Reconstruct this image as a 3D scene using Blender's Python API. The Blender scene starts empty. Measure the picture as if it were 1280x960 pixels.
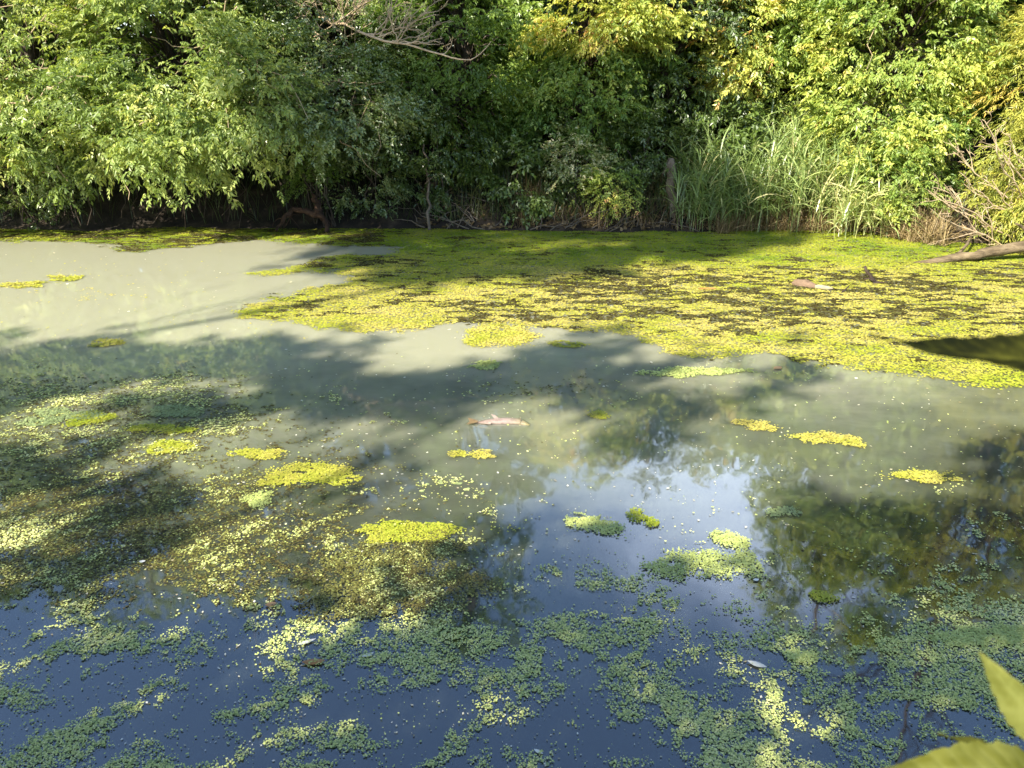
import bpy, math, random
import numpy as np
from mathutils import Vector, Matrix

R = math.radians
rng = np.random.default_rng(7)
random.seed(7)
scene = bpy.context.scene
COL = scene.collection

# ------------------------------------------------------------------ camera
CAM_H, PITCH, FPX = 2.2, R(21.0), 1000.0          # height over the water, pitch down, focal length in photo pixels
cam_data = bpy.data.cameras.new('camera')
cam_data.sensor_width = 36.0
cam_data.lens = FPX / 1280 * 36
cam_data.clip_start = 0.02
cam_data.clip_end = 3000
cam_data.dof.use_dof = True
cam_data.dof.focus_distance = 8.0
cam_data.dof.aperture_fstop = 10.5
camera = bpy.data.objects.new('camera', cam_data)
camera.location = (0, 0, CAM_H)
camera.rotation_euler = (math.pi / 2 - PITCH, 0, 0)
COL.objects.link(camera)
scene.camera = camera

# ------------------------------------------------------------------ sky, sun, exposure
SUN = Vector((-1.0, -1.0, 1.13)).normalized()      # towards the sun: behind the camera on the left
world = bpy.data.worlds.new('World')
scene.world = world
world.use_nodes = True
wn = world.node_tree.nodes
sky = wn.new('ShaderNodeTexSky')
sky.sky_type = 'NISHITA'
sky.sun_disc = False
sky.sun_elevation = math.asin(SUN.z)
sky.sun_rotation = math.atan2(SUN.x, SUN.y)
sky.air_density = 1.0
sky.dust_density = 0.6
sky.ozone_density = 2.0
wl = world.node_tree.links
tc = wn.new('ShaderNodeTexCoord')
dst = wn.new('ShaderNodeVectorMath'); dst.operation = 'DISTANCE'; dst.inputs[1].default_value = Vector((0.25, 0.88, 0.44)).normalized()
wl.new(tc.outputs['Generated'], dst.inputs[0])
cn = wn.new('ShaderNodeTexNoise'); cn.inputs['Scale'].default_value = 4.0; cn.inputs['Detail'].default_value = 5
wl.new(tc.outputs['Generated'], cn.inputs['Vector'])
cm = wn.new('ShaderNodeMath'); cm.operation = 'MULTIPLY_ADD'; cm.inputs[1].default_value = -0.45
wl.new(cn.outputs['Fac'], cm.inputs[0]); wl.new(dst.outputs['Value'], cm.inputs[2])
cr_ = wn.new('ShaderNodeMapRange'); cr_.interpolation_type = 'SMOOTHSTEP'
cr_.inputs['From Min'].default_value = 0.04; cr_.inputs['From Max'].default_value = -0.22
cr_.inputs['To Min'].default_value = 0.0; cr_.inputs['To Max'].default_value = 0.6
wl.new(cm.outputs[0], cr_.inputs['Value'])
cmix = wn.new('ShaderNodeMix'); cmix.data_type = 'RGBA'; cmix.inputs[7].default_value = (9.0, 10.6, 13.5, 1)
wl.new(cr_.outputs[0], cmix.inputs[0]); wl.new(sky.outputs[0], cmix.inputs[6])
wl.new(cmix.outputs[2], wn['Background'].inputs[0])
wn['Background'].inputs[1].default_value = 0.115
sun_data = bpy.data.lights.new('sun', 'SUN')
sun_data.energy = 5.0
sun_data.angle = R(0.53)
sun_data.color = (1.0, 0.93, 0.80)
sun = bpy.data.objects.new('sun', sun_data)
sun.rotation_euler = SUN.to_track_quat('Z', 'Y').to_euler()
sun.location = (-20, -20, 30)
COL.objects.link(sun)
vs = scene.view_settings
vs.view_transform = 'Standard'
vs.look = 'None'
vs.exposure = 1.7
vs.gamma = 1.0
scene.cycles.max_bounces = 7
scene.cycles.diffuse_bounces = 3
scene.cycles.glossy_bounces = 3
scene.cycles.transmission_bounces = 3

# ------------------------------------------------------------------ helpers: numbers
def unit(a):
    return a / np.maximum(np.linalg.norm(a, axis=-1, keepdims=True), 1e-9)

CF = np.array([0, math.cos(PITCH), -math.sin(PITCH)])
CU = np.array([0, math.sin(PITCH), math.cos(PITCH)])
def ray(px, py):
    px = np.asarray(px, float); py = np.asarray(py, float)
    d = CF + ((px - 640) / FPX)[..., None] * np.array([1., 0, 0]) + ((480 - py) / FPX)[..., None] * CU
    return d
def on_plane(px, py, z=0.0):                      # measured photo point -> place on the level z
    d = ray(px, py); t = (z - CAM_H) / d[..., 2]
    return np.array([0, 0, CAM_H]) + d * t[..., None]
def at_y(px, py, y):                              # measured photo point -> place at distance y
    d = ray(px, py); t = y / d[..., 1]
    return np.array([0, 0, CAM_H]) + d * t[..., None]
def at_depth(px, py, dep):
    return np.array([0, 0, CAM_H]) + ray(px, py) * dep

def hash2(ix, iy, seed):
    h = (ix.astype(np.int64) * 374761393 + iy.astype(np.int64) * 668265263 + seed * 1442695041) & 0x7fffffff
    h = ((h ^ (h >> 13)) * 1274126177) & 0x7fffffff
    h = h ^ (h >> 16)
    return (h & 0xffffff) / float(0xffffff)
def vnoise(x, y, seed=0):
    ix = np.floor(x); iy = np.floor(y); fx = x - ix; fy = y - iy
    fx = fx * fx * (3 - 2 * fx); fy = fy * fy * (3 - 2 * fy)
    a = hash2(ix, iy, seed); b = hash2(ix + 1, iy, seed); c = hash2(ix, iy + 1, seed); d = hash2(ix + 1, iy + 1, seed)
    return a + (b - a) * fx + (c - a) * fy + (a - b - c + d) * fx * fy
def fbm(x, y, seed=0, oct=4):
    x = np.asarray(x, float); y = np.asarray(y, float)
    v = 0; amp = 0.5; tot = 0
    for o in range(oct):
        v = v + amp * vnoise(x * 2 ** o + 17.3 * o, y * 2 ** o - 9.1 * o, seed + o); tot += amp; amp *= 0.5
    return v / tot
def sstep(a, b, x):
    t = np.clip((x - a) / (b - a), 0, 1); return t * t * (3 - 2 * t)

# ------------------------------------------------------------------ helpers: meshes
def build(name, verts, faces, mat, parent=None, tint=None, smooth=False):
    """faces: (n,k) array or list of such arrays; tint: one float per vertex"""
    if not isinstance(faces, list): faces = [faces]
    faces = [np.asarray(f, np.int32) for f in faces if len(f)]
    verts = np.asarray(verts, np.float32).reshape(-1, 3)
    me = bpy.data.meshes.new(name)
    me.vertices.add(len(verts)); me.vertices.foreach_set('co', verts.ravel())
    loops = np.concatenate([f.ravel() for f in faces])
    sizes = np.concatenate([np.full(len(f), f.shape[1], np.int32) for f in faces])
    starts = np.concatenate([[0], np.cumsum(sizes)[:-1]]).astype(np.int32)
    me.loops.add(len(loops)); me.loops.foreach_set('vertex_index', loops)
    me.polygons.add(len(sizes)); me.polygons.foreach_set('loop_start', starts)
    try: me.polygons.foreach_set('loop_total', sizes)
    except Exception: pass
    me.polygons.foreach_set('use_smooth', np.full(len(sizes), bool(smooth)))
    if tint is not None:
        a = me.attributes.new('tint', 'FLOAT', 'POINT')
        a.data.foreach_set('value', np.asarray(tint, np.float32))
    me.update(calc_edges=True)
    me.materials.append(mat)
    o = bpy.data.objects.new(name, me)
    COL.objects.link(o)
    if parent is not None: o.parent = parent
    return o
def place(o, loc):
    """move the origin of a root mesh/empty without moving the geometry"""
    loc = Vector(loc)
    if o.type == 'MESH': o.data.transform(Matrix.Translation(-loc))
    o.location = loc
    return o
def thing(name, label, cat, loc=(0, 0, 0), group=None):
    o = bpy.data.objects.new(name, None); COL.objects.link(o)
    o.location = loc; o.empty_display_size = 0.2
    return tag(o, label, cat, group)
def tag(o, label=None, cat=None, group=None, kind=None):
    if label: o['label'] = label
    if cat: o['category'] = cat
    if group: o['group'] = group
    if kind: o['kind'] = kind
    return o
def hang(o, root):
    """parent o (built in world coordinates) to root"""
    o.parent = root
    o.matrix_parent_inverse = Matrix.Translation(-Vector(root.location))
    return o

class MB:
    def __init__(s): s.v = []; s.f = {}; s.t = []; s.n = 0
    def add(s, v, f, t=0.5):
        v = np.asarray(v, float).reshape(-1, 3); f = np.asarray(f, int)
        s.f.setdefault(f.shape[1], []).append(f + s.n); s.v.append(v)
        s.t.append(np.broadcast_to(np.asarray(t, float), (len(v),)).copy()); s.n += len(v)
    def build(s, name, mat, root=None, smooth=False):
        o = build(name, np.concatenate(s.v), [np.concatenate(x) for x in s.f.values()], mat, None, np.concatenate(s.t), smooth)
        if root is not None: hang(o, root)
        return o
    def tube(s, pts, r0, r1=None, n=6, t=0.5, wob=0.0, cap=True, radii=None):
        pts = np.asarray(pts, float); m = len(pts)
        r1 = r0 if r1 is None else r1
        rad = np.linspace(r0, r1, m) if radii is None else np.asarray(radii, float)
        tan = unit(np.gradient(pts, axis=0))
        ref = np.array([0.31, 0.17, 0.93]); 
        if abs(tan[0] @ unit(ref)) > 0.9: ref = np.array([0.9, 0.3, 0.1])
        a = unit(np.cross(tan, ref)); b = np.cross(tan, a)
        ang = np.arange(n) / n * 2 * math.pi
        rr = rad[:, None] * (1 + wob * rng.standard_normal((m, n)))
        v = pts[:, None] + rr[..., None] * (a[:, None] * np.cos(ang)[None, :, None] + b[:, None] * np.sin(ang)[None, :, None])
        i = np.arange(m - 1)[:, None] * n + np.arange(n)[None]
        j = np.arange(m - 1)[:, None] * n + (np.arange(n)[None] + 1) % n
        f = np.stack([i, j, j + n, i + n], -1).reshape(-1, 4)
        s.add(v.reshape(-1, 3), f, t)
        if cap:
            s.v.append(pts[[0, -1]]); s.t.append(np.full(2, t))
            k = np.arange(n); base = s.n - m * n
            s.f.setdefault(3, []).append(np.stack([np.full(n, s.n), base + (k + 1) % n, base + k], -1))
            e = base + (m - 1) * n
            s.f[3].append(np.stack([np.full(n, s.n + 1), e + k, e + (k + 1) % n], -1))
            s.n += 2

def curve(p0, p1, sag=0.0, n=6, jit=0.0, side=0.0):
    p0 = np.asarray(p0, float); p1 = np.asarray(p1, float); t = np.linspace(0, 1, n)[:, None]
    d = p1 - p0; L = np.linalg.norm(d)
    p = p0 + d * t
    p[:, 2] += (4 * t[:, 0] * (1 - t[:, 0])) * sag
    sd = unit(np.cross(d, [0, 0, 1.0])); p += sd * (np.sin(t * math.pi) * side)
    if jit: p[1:-1] += rng.standard_normal((n - 2, 3)) * jit * L
    return p

# ------------------------------------------------------------------ helpers: materials
def new_mat(name):
    m = bpy.data.materials.new(name); m.use_nodes = True
    nt = m.node_tree; nt.nodes.clear()
    out = nt.nodes.new('ShaderNodeOutputMaterial')
    return m, nt, out
def ramp(nt, stops, fac=None):
    r = nt.nodes.new('ShaderNodeValToRGB'); el = r.color_ramp.elements
    while len(el) < len(stops): el.new(0.5)
    for e, (p, c) in zip(el, stops): e.position = p; e.color = (*c, 1)
    if fac is not None: nt.links.new(fac, r.inputs[0])
    return r.outputs[0]
def noise(nt, scale, detail=3, rough=0.55, vec=None, stretch=None):
    n = nt.nodes.new('ShaderNodeTexNoise'); n.inputs['Scale'].default_value = scale
    n.inputs['Detail'].default_value = detail; n.inputs['Roughness'].default_value = rough
    g = nt.nodes.new('ShaderNodeNewGeometry') if vec is None else None
    src = g.outputs['Position'] if vec is None else vec
    if stretch:
        mp = nt.nodes.new('ShaderNodeMapping'); mp.inputs['Scale'].default_value = stretch
        nt.links.new(src, mp.inputs[0]); src = mp.outputs[0]
    nt.links.new(src, n.inputs['Vector'])
    return n.outputs['Fac']
def leaf_mat(name, stops, trans=0.44, gloss=0.03, tfac=(1.25, 1.25, 0.6)):
    m, nt, out = new_mat(name); L = nt.links
    at = nt.nodes.new('ShaderNodeAttribute'); at.attribute_name = 'tint'
    c = ramp(nt, stops, at.outputs['Fac'])
    d = nt.nodes.new('ShaderNodeBsdfDiffuse'); L.new(c, d.inputs[0])
    mul = nt.nodes.new('ShaderNodeMix'); mul.data_type = 'RGBA'; mul.blend_type = 'MULTIPLY'; mul.inputs[0].default_value = 1
    L.new(c, mul.inputs[6]); mul.inputs[7].default_value = (*tfac, 1)
    t = nt.nodes.new('ShaderNodeBsdfTranslucent'); L.new(mul.outputs[2], t.inputs[0])
    mx = nt.nodes.new('ShaderNodeMixShader'); mx.inputs[0].default_value = trans
    L.new(d.outputs[0], mx.inputs[1]); L.new(t.outputs[0], mx.inputs[2])
    g = nt.nodes.new('ShaderNodeBsdfGlossy'); g.inputs['Roughness'].default_value = 0.42
    m2 = nt.nodes.new('ShaderNodeMixShader'); m2.inputs[0].default_value = gloss
    L.new(mx.outputs[0], m2.inputs[1]); L.new(g.outputs[0], m2.inputs[2])
    L.new(m2.outputs[0], out.inputs[0])
    return m
def rough_mat(name, stops, scale=8, rough=0.85, bump=0.3, stretch=None, detail=5, spec=0.3, tint=False):
    m, nt, out = new_mat(name); L = nt.links
    p = nt.nodes.new('ShaderNodeBsdfPrincipled')
    f = noise(nt, scale, detail, 0.6, None, stretch)
    if tint:
        at = nt.nodes.new('ShaderNodeAttribute'); at.attribute_name = 'tint'
        ad = nt.nodes.new('ShaderNodeMath'); ad.operation = 'ADD'; L.new(f, ad.inputs[0]); L.new(at.outputs['Fac'], ad.inputs[1])
        sb = nt.nodes.new('ShaderNodeMath'); sb.operation = 'SUBTRACT'; L.new(ad.outputs[0], sb.inputs[0]); sb.inputs[1].default_value = 0.5
        fc = sb.outputs[0]
    else: fc = f
    L.new(ramp(nt, stops, fc), p.inputs['Base Color'])
    p.inputs['Roughness'].default_value = rough; p.inputs['Specular IOR Level'].default_value = spec
    if bump:
        b = nt.nodes.new('ShaderNodeBump'); b.inputs['Strength'].default_value = bump; b.inputs['Distance'].default_value = 0.02
        L.new(noise(nt, scale * 3, 5, 0.6, None, stretch), b.inputs['Height']); L.new(b.outputs[0], p.inputs['Normal'])
    L.new(p.outputs[0], out.inputs[0])
    return m

def water_mat():
    m, nt, out = new_mat('pond_water'); L = nt.links
    p = nt.nodes.new('ShaderNodeBsdfPrincipled')
    geo = nt.nodes.new('ShaderNodeNewGeometry')
    sep = nt.nodes.new('ShaderNodeSeparateXYZ'); L.new(geo.outputs['Position'], sep.inputs[0])
    # stirred-up silt lies over the far two thirds, the water by the near bank is clear
    mr = nt.nodes.new('ShaderNodeMapRange'); mr.inputs['From Min'].default_value = 2.6; mr.inputs['From Max'].default_value = 6.6
    n1 = noise(nt, 0.55, 3, 0.5)
    ma = nt.nodes.new('ShaderNodeMath'); ma.operation = 'MULTIPLY_ADD'; ma.inputs[1].default_value = 2.6
    mx_ = nt.nodes.new('ShaderNodeMath'); mx_.operation = 'MAXIMUM'; mx_.inputs[1].default_value = 0.3; L.new(sep.outputs['X'], mx_.inputs[0])
    my_ = nt.nodes.new('ShaderNodeMath'); my_.operation = 'MULTIPLY_ADD'; my_.inputs[1].default_value = -0.30; L.new(mx_.outputs[0], my_.inputs[0]); L.new(sep.outputs['Y'], my_.inputs[2])
    L.new(n1, ma.inputs[0]); L.new(my_.outputs[0], ma.inputs[2])
    n2 = noise(nt, 2.6, 6, 0.62, None, (0.7, 1.2, 1.0))
    mb2 = nt.nodes.new('ShaderNodeMath'); mb2.operation = 'MULTIPLY_ADD'; mb2.inputs[1].default_value = 1.8; L.new(n2, mb2.inputs[0]); L.new(ma.outputs[0], mb2.inputs[2])
    sb = nt.nodes.new('ShaderNodeMath'); sb.operation = 'SUBTRACT'; sb.inputs[1].default_value = 2.2; L.new(mb2.outputs[0], sb.inputs[0])
    L.new(sb.outputs[0], mr.inputs['Value'])
    c = ramp(nt, [(0.0, (0.012, 0.016, 0.016)), (0.45, (0.12, 0.13, 0.09)), (1.0, (0.345, 0.34, 0.235))], mr.outputs[0])
    L.new(c, p.inputs['Base Color'])
    p.inputs['Subsurface Weight'].default_value = 1.0
    p.inputs['Subsurface Radius'].default_value = (1.0, 1.0, 0.8)
    p.inputs['Subsurface Scale'].default_value = 0.34
    p.inputs['Roughness'].default_value = 0.035
    p.inputs['IOR'].default_value = 2.3
    b = nt.nodes.new('ShaderNodeBump'); b.inputs['Strength'].default_value = 0.05; b.inputs['Distance'].default_value = 0.02
    L.new(noise(nt, 5.0, 2, 0.5, None, (1.0, 0.6, 1.0)), b.inputs['Height'])
    L.new(b.outputs[0], p.inputs['Normal'])
    L.new(p.outputs[0], out.inputs[0])
    return m

def G(*c): return tuple(c)
M = {}
M['water'] = water_mat()
M['ground'] = rough_mat('bank_earth', [(0.25, (0.008, 0.006, 0.004)), (0.5, (0.022, 0.016, 0.010)), (0.8, (0.09, 0.065, 0.04))], 3.5, 0.95, 0.6)
M['bark'] = rough_mat('bark', [(0.2, (0.025, 0.018, 0.012)), (0.6, (0.09, 0.07, 0.05)), (0.9, (0.17, 0.14, 0.10))], 9, 0.9, 0.7, (1, 1, 0.25))
M['twig'] = rough_mat('dry_twig', [(0.2, (0.20, 0.14, 0.08)), (0.6, (0.42, 0.32, 0.20)), (0.9, (0.58, 0.47, 0.32))], 12, 0.85, 0.2)
M['log'] = rough_mat('log_wood', [(0.3, (0.035, 0.025, 0.014)), (0.5, (0.13, 0.095, 0.052)), (0.8, (0.27, 0.21, 0.12))], 11, 0.95, 1.0, (0.35, 1, 1))
M['rust'] = rough_mat('rotten_wood', [(0.25, (0.018, 0.010, 0.006)), (0.55, (0.06, 0.032, 0.018)), (0.85, (0.22, 0.14, 0.085))], 10, 0.9, 0.8)
M['stump_wood'] = rough_mat('weathered_stump', [(0.2, (0.06, 0.045, 0.03)), (0.55, (0.15, 0.12, 0.085)), (0.9, (0.26, 0.22, 0.16))], 12, 0.9, 0.9, (1, 1, 0.3))
M['dark_wood'] = rough_mat('wet_dark_wood', [(0.2, (0.012, 0.008, 0.006)), (0.8, (0.06, 0.04, 0.025))], 14, 0.7, 0.6)
M['pink_wood'] = rough_mat('pinkish_driftwood', [(0.2, (0.07, 0.045, 0.025)), (0.55, (0.16, 0.105, 0.065)), (0.9, (0.26, 0.18, 0.11))], 16, 0.8, 0.6)
M['pale_wood'] = rough_mat('pale_split_wood', [(0.2, (0.20, 0.16, 0.09)), (0.8, (0.38, 0.33, 0.21))], 20, 0.8, 0.4)
M['straw'] = leaf_mat('dry_straw', [(0.0, G(0.10, 0.065, 0.03)), (0.5, G(0.24, 0.17, 0.08)), (1.0, G(0.40, 0.31, 0.15))], 0.2, 0.03, (1, 1, 0.8))
M['reed'] = leaf_mat('reed_leaf', [(0.0, G(0.066, 0.112, 0.029)), (0.55, G(0.211, 0.290, 0.079)), (0.85, G(0.422, 0.475, 0.172)), (1.0, G(0.620, 0.554, 0.264))], 0.3, 0.08)
M['grassy'] = leaf_mat('bank_grass', [(0.0, G(0.03, 0.05, 0.012)), (0.6, G(0.08, 0.115, 0.03)), (1.0, G(0.22, 0.19, 0.07))], 0.3, 0.05)
M['olive'] = leaf_mat('olive_leaf', [(0.0, G(0.094, 0.143, 0.032)), (0.5, G(0.222, 0.294, 0.079)), (0.85, G(0.415, 0.458, 0.129)), (1.0, G(0.620, 0.586, 0.229))])
M['dull'] = leaf_mat('dull_leaf', [(0.0, G(0.053, 0.098, 0.015)), (0.5, G(0.128, 0.188, 0.037)), (0.9, G(0.285, 0.330, 0.090)), (1.0, G(0.540, 0.480, 0.225))], 0.3, 0.10)
M['fresh'] = leaf_mat('fresh_leaf', [(0.0, G(0.065, 0.115, 0.018)), (0.5, G(0.155, 0.235, 0.040)), (0.9, G(0.27, 0.35, 0.065)), (1.0, G(0.42, 0.44, 0.10))])
M['deep'] = leaf_mat('deep_leaf', [(0.0, G(0.035, 0.062, 0.010)), (0.5, G(0.085, 0.135, 0.022)), (1.0, G(0.17, 0.225, 0.045))], 0.3, 0.06)
M['yellow'] = leaf_mat('yellowing_leaf', [(0.0, G(0.117, 0.205, 0.038)), (0.4, G(0.273, 0.355, 0.076)), (0.75, G(0.491, 0.505, 0.103)), (0.92, G(0.620, 0.560, 0.150)), (1.0, G(0.620, 0.341, 0.137))])
M['gold'] = leaf_mat('golden_leaf', [(0.0, G(0.221, 0.273, 0.052)), (0.5, G(0.468, 0.442, 0.085)), (0.8, G(0.620, 0.481, 0.117)), (1.0, G(0.620, 0.338, 0.117))])
M['weed'] = leaf_mat('duckweed', [(0.0, G(0.12, 0.185, 0.015)), (0.3, G(0.25, 0.30, 0.02)), (0.7, G(0.34, 0.33, 0.045)), (1.0, G(0.42, 0.36, 0.09))], 0.1, 0.03)
M['green_weed'] = leaf_mat('green_duckweed', [(0.0, G(0.20, 0.24, 0.075)), (0.5, G(0.37, 0.42, 0.125)), (0.8, G(0.50, 0.53, 0.17)), (1.0, G(0.62, 0.60, 0.26))], 0.1, 0.04)
M['algae'] = leaf_mat('brown_algae', [(0.0, G(0.016, 0.012, 0.005)), (0.5, G(0.065, 0.050, 0.014)), (0.85, G(0.13, 0.13, 0.032)), (1.0, G(0.25, 0.25, 0.065))], 0.1, 0.04)
M['film'] = leaf_mat('green_film', [(0.0, G(0.11, 0.15, 0.06)), (0.6, G(0.20, 0.25, 0.10)), (1.0, G(0.28, 0.32, 0.13))], 0.1, 0.05)
M['litter'] = leaf_mat('pale_litter', [(0.0, G(0.22, 0.18, 0.10)), (0.5, G(0.45, 0.42, 0.30)), (1.0, G(0.68, 0.66, 0.58))], 0.1, 0.04)
M['near_leaf'] = leaf_mat('near_leaf', [(0.0, G(0.017, 0.019, 0.002)), (0.5, G(0.17, 0.17, 0.02)), (1.0, G(0.36, 0.36, 0.10))], 0.5, 0.015)
M['dry_leaf'] = leaf_mat('dead_leaf', [(0.0, G(0.20, 0.09, 0.03)), (0.5, G(0.42, 0.20, 0.07)), (1.0, G(0.60, 0.45, 0.25))], 0.15, 0.05)

# ------------------------------------------------------------------ the setting: ground, water
def shore_far(x):
    x = np.asarray(x, float)
    return 12.35 + 0.35 * (fbm(x * 0.8, x * 0 + 3.1, 5, 3) - 0.5) * 2 - 1.0 * sstep(4.6, 7.0, x) + 0.15 * sstep(-3, -7, x)
def shore_near(x):
    return 1.15 + 0.3 * (fbm(np.asarray(x, float) * 0.6, np.asarray(x, float) * 0 + 8.1, 9, 3) - 0.5)
def ground_z(x, y):
    x = np.asarray(x, float); y = np.asarray(y, float)
    df = y - shore_far(x); dn = shore_near(x) - y
    dl = np.abs(x) - 30.0
    d = np.maximum(np.maximum(df, dn), dl)
    n = fbm(x * 1.7, y * 1.7, 31, 4) - 0.5
    up = 0.55 * sstep(-0.05, 0.9, d) + 0.65 * sstep(0.6, 4.0, d) + 1.6 * sstep(4, 60, d)
    z = np.where(d > 0, up + n * 0.22 * sstep(0, 0.6, d) + 0.02, -0.75 * sstep(0.05, -1.2, d) + 0.02 + n * 0.05)
    return z
def axis_steps(fine, lo, hi, far):
    a = list(np.arange(lo, hi + 1e-6, fine)); s = fine; p = hi
    while p < far: s *= 1.35; p += s; a.append(p)
    s = fine; p = lo; b = []
    while p > -far: s *= 1.35; p -= s; b.append(p)
    return np.array(b[::-1] + a)
gx = axis_steps(0.14, -11, 11, 900); gy = axis_steps(0.14, -0.5, 16, 900)
X, Y = np.meshgrid(gx, gy); Z = ground_z(X, Y)
nx, ny = len(gx), len(gy)
idx = np.arange(nx * ny).reshape(ny, nx)
gf = np.stack([idx[:-1, :-1], idx[:-1, 1:], idx[1:, 1:], idx[1:, :-1]], -1).reshape(-1, 4)
ground = build('ground', np.stack([X, Y, Z], -1).reshape(-1, 3), gf, M['ground'], smooth=True)
tag(ground, kind='structure')

def box_mesh(name, lo, hi, mat):
    (a, b, c), (d, e, f) = lo, hi
    v = [(a, b, c), (d, b, c), (d, e, c), (a, e, c), (a, b, f), (d, b, f), (d, e, f), (a, e, f)]
    q = [(0, 3, 2, 1), (4, 5, 6, 7), (0, 1, 5, 4), (1, 2, 6, 5), (2, 3, 7, 6), (3, 0, 4, 7)]
    return build(name, v, np.array(q), mat)
water = box_mesh('water', (-29.5, 0.75, -1.6), (29.5, 13.2, 0.0), M['water'])
tag(water, kind='structure')

# ------------------------------------------------------------------ foliage
def leaflets(P, A, S, L, W, fold):
    """one diamond leaf folded along its midrib per row"""
    N = np.cross(S, A)
    L = np.asarray(L)[..., None]; W = np.asarray(W)[..., None]
    v0 = P; v2 = P + A * L - N * L * 0.10
    mid = P + A * L * 0.42 + N * fold * W
    v1 = mid + S * W * 0.5; v3 = mid - S * W * 0.5
    return np.stack([v0, v1, v2, v3], -2)
SPRAY = dict(
    pinnate=dict(k=7, rach=0.15, L=0.085, W=0.040, ang=1.0, droop=0.45),
    willow=dict(k=9, rach=0.22, L=0.095, W=0.020, ang=0.7, droop=0.45),
    simple=dict(k=7, rach=0.16, L=0.060, W=0.036, ang=1.0, droop=0.2),
    broad=dict(k=5, rach=0.14, L=0.10, W=0.065, ang=1.1, droop=0.35),
    shade=dict(k=6, rach=0.28, L=0.20, W=0.12, ang=1.0, droop=0.3),
)
def spray_leaves(P, D, kind, size=1.0, tint=None):
    size = size * (0.86 if kind in ('pinnate', 'simple', 'willow') else 1.0)
    s = SPRAY[kind]; n = len(P); k = s['k']
    D = unit(D); up = unit(np.array([0, 0, 1.0]) + rng.standard_normal((n, 3)) * 0.35)
    S = unit(np.cross(D, up)); N = np.cross(S, D)
    t = (np.arange(k) + 1) / k
    sgn = np.where(np.arange(k) % 2 == 0, 1.0, -1.0); sgn[-1] = 0
    sz = size * rng.uniform(0.75, 1.25, n)
    base = P[:, None] + D[:, None] * (s['rach'] * t)[None, :, None] * sz[:, None, None]
    base[..., 2] -= (s['rach'] * t ** 2 * s['droop'] * 0.5)[None] * sz[:, None]
    a = s['ang']
    A = D[:, None] * math.cos(a) + S[:, None] * (sgn * math.sin(a))[None, :, None] + rng.standard_normal((n, k, 3)) * 0.22
    A[..., 2] -= s['droop'] * rng.uniform(0.4, 1.4, (n, k))
    A = unit(A)
    Sd = unit(np.cross(A, N[:, None] + rng.standard_normal((n, k, 3)) * 0.45))
    LL = s['L'] * sz[:, None] * rng.uniform(0.7, 1.2, (n, k)); WW = s['W'] * sz[:, None] * rng.uniform(0.75, 1.2, (n, k))
    v = leaflets(base.reshape(-1, 3), A.reshape(-1, 3), Sd.reshape(-1, 3), LL.ravel(), WW.ravel(), 0.22)
    tt = np.repeat(np.clip(tint[:, None] + rng.normal(0, 0.09, (n, k)), 0, 1).ravel(), 4)
    return v.reshape(-1, 3), tt
def leaf_faces(nv):
    i = np.arange(0, nv, 4)
    return np.concatenate([np.stack([i, i + 1, i + 2], -1), np.stack([i, i + 2, i + 3], -1)])

def sph(n):
    return unit(rng.standard_normal((n, 3)))
def bough_set(lobes, back=0.45):
    C, O, SC = [], [], []
    for (cx, cy, cz, rx, ry, rz, nb) in lobes:
        d = sph(nb * 3)
        keep = (d[:, 1] < 0.25) | (rng.random(len(d)) < back)
        d = d[keep][:nb]
        r = rng.uniform(0.45, 1.0, len(d)) ** 0.6
        c = np.array([cx, cy, cz]) + d * r[:, None] * np.array([rx, ry, rz])
        o = d * np.array([1, 1, 0.35]) + rng.standard_normal((len(d), 3)) * 0.25
        C.append(c); O.append(unit(o)); SC.append(np.full(len(d), min(rx, rz)))
    return np.concatenate(C), np.concatenate(O), np.concatenate(SC)
def foliage(C, O, kind, sprays, blen, size, tone, tone_sd=0.14, thick=0.10, wide=0.24, droop=0.35, extra=None, gaps=()):
    V, T = [], []
    nb = len(C)
    bt = np.clip(tone + rng.normal(0, tone_sd, nb), 0, 1)
    n = nb * sprays
    c = np.repeat(C, sprays, 0); o = np.repeat(O, sprays, 0)
    u = rng.uniform(-0.25, 1, n) * blen
    lat = unit(np.cross(o, [0, 0, 1.0]))
    p = c + o * u[:, None] + lat * (rng.normal(0, wide, n))[:, None]
    p[:, 2] += rng.normal(0, thick, n) - droop * np.maximum(u, 0) ** 2
    d = o * 0.7 + lat * rng.normal(0, 0.5, n)[:, None] + rng.standard_normal((n, 3)) * 0.25
    d[:, 2] -= 0.15
    tt = np.clip(np.repeat(bt, sprays) + rng.normal(0, 0.08, n), 0, 1)
    if extra is not None: tt = extra(p, tt)
    ok = p[:, 2] > 0.06
    for (gp, gr) in gaps:                          # openings cut along sun rays to let light onto chosen spots
        q = p - np.asarray(gp); sv = np.array(SUN); dl = q - (q @ sv)[:, None] * sv
        ok &= np.linalg.norm(dl, axis=1) > gr * (0.6 + 0.8 * fbm(p[:, 0] * 1.3 + p[:, 2], p[:, 1] * 1.3 - p[:, 2], 140, 3))
    return spray_leaves(p[ok], d[ok], kind, size, tt[ok])

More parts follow.
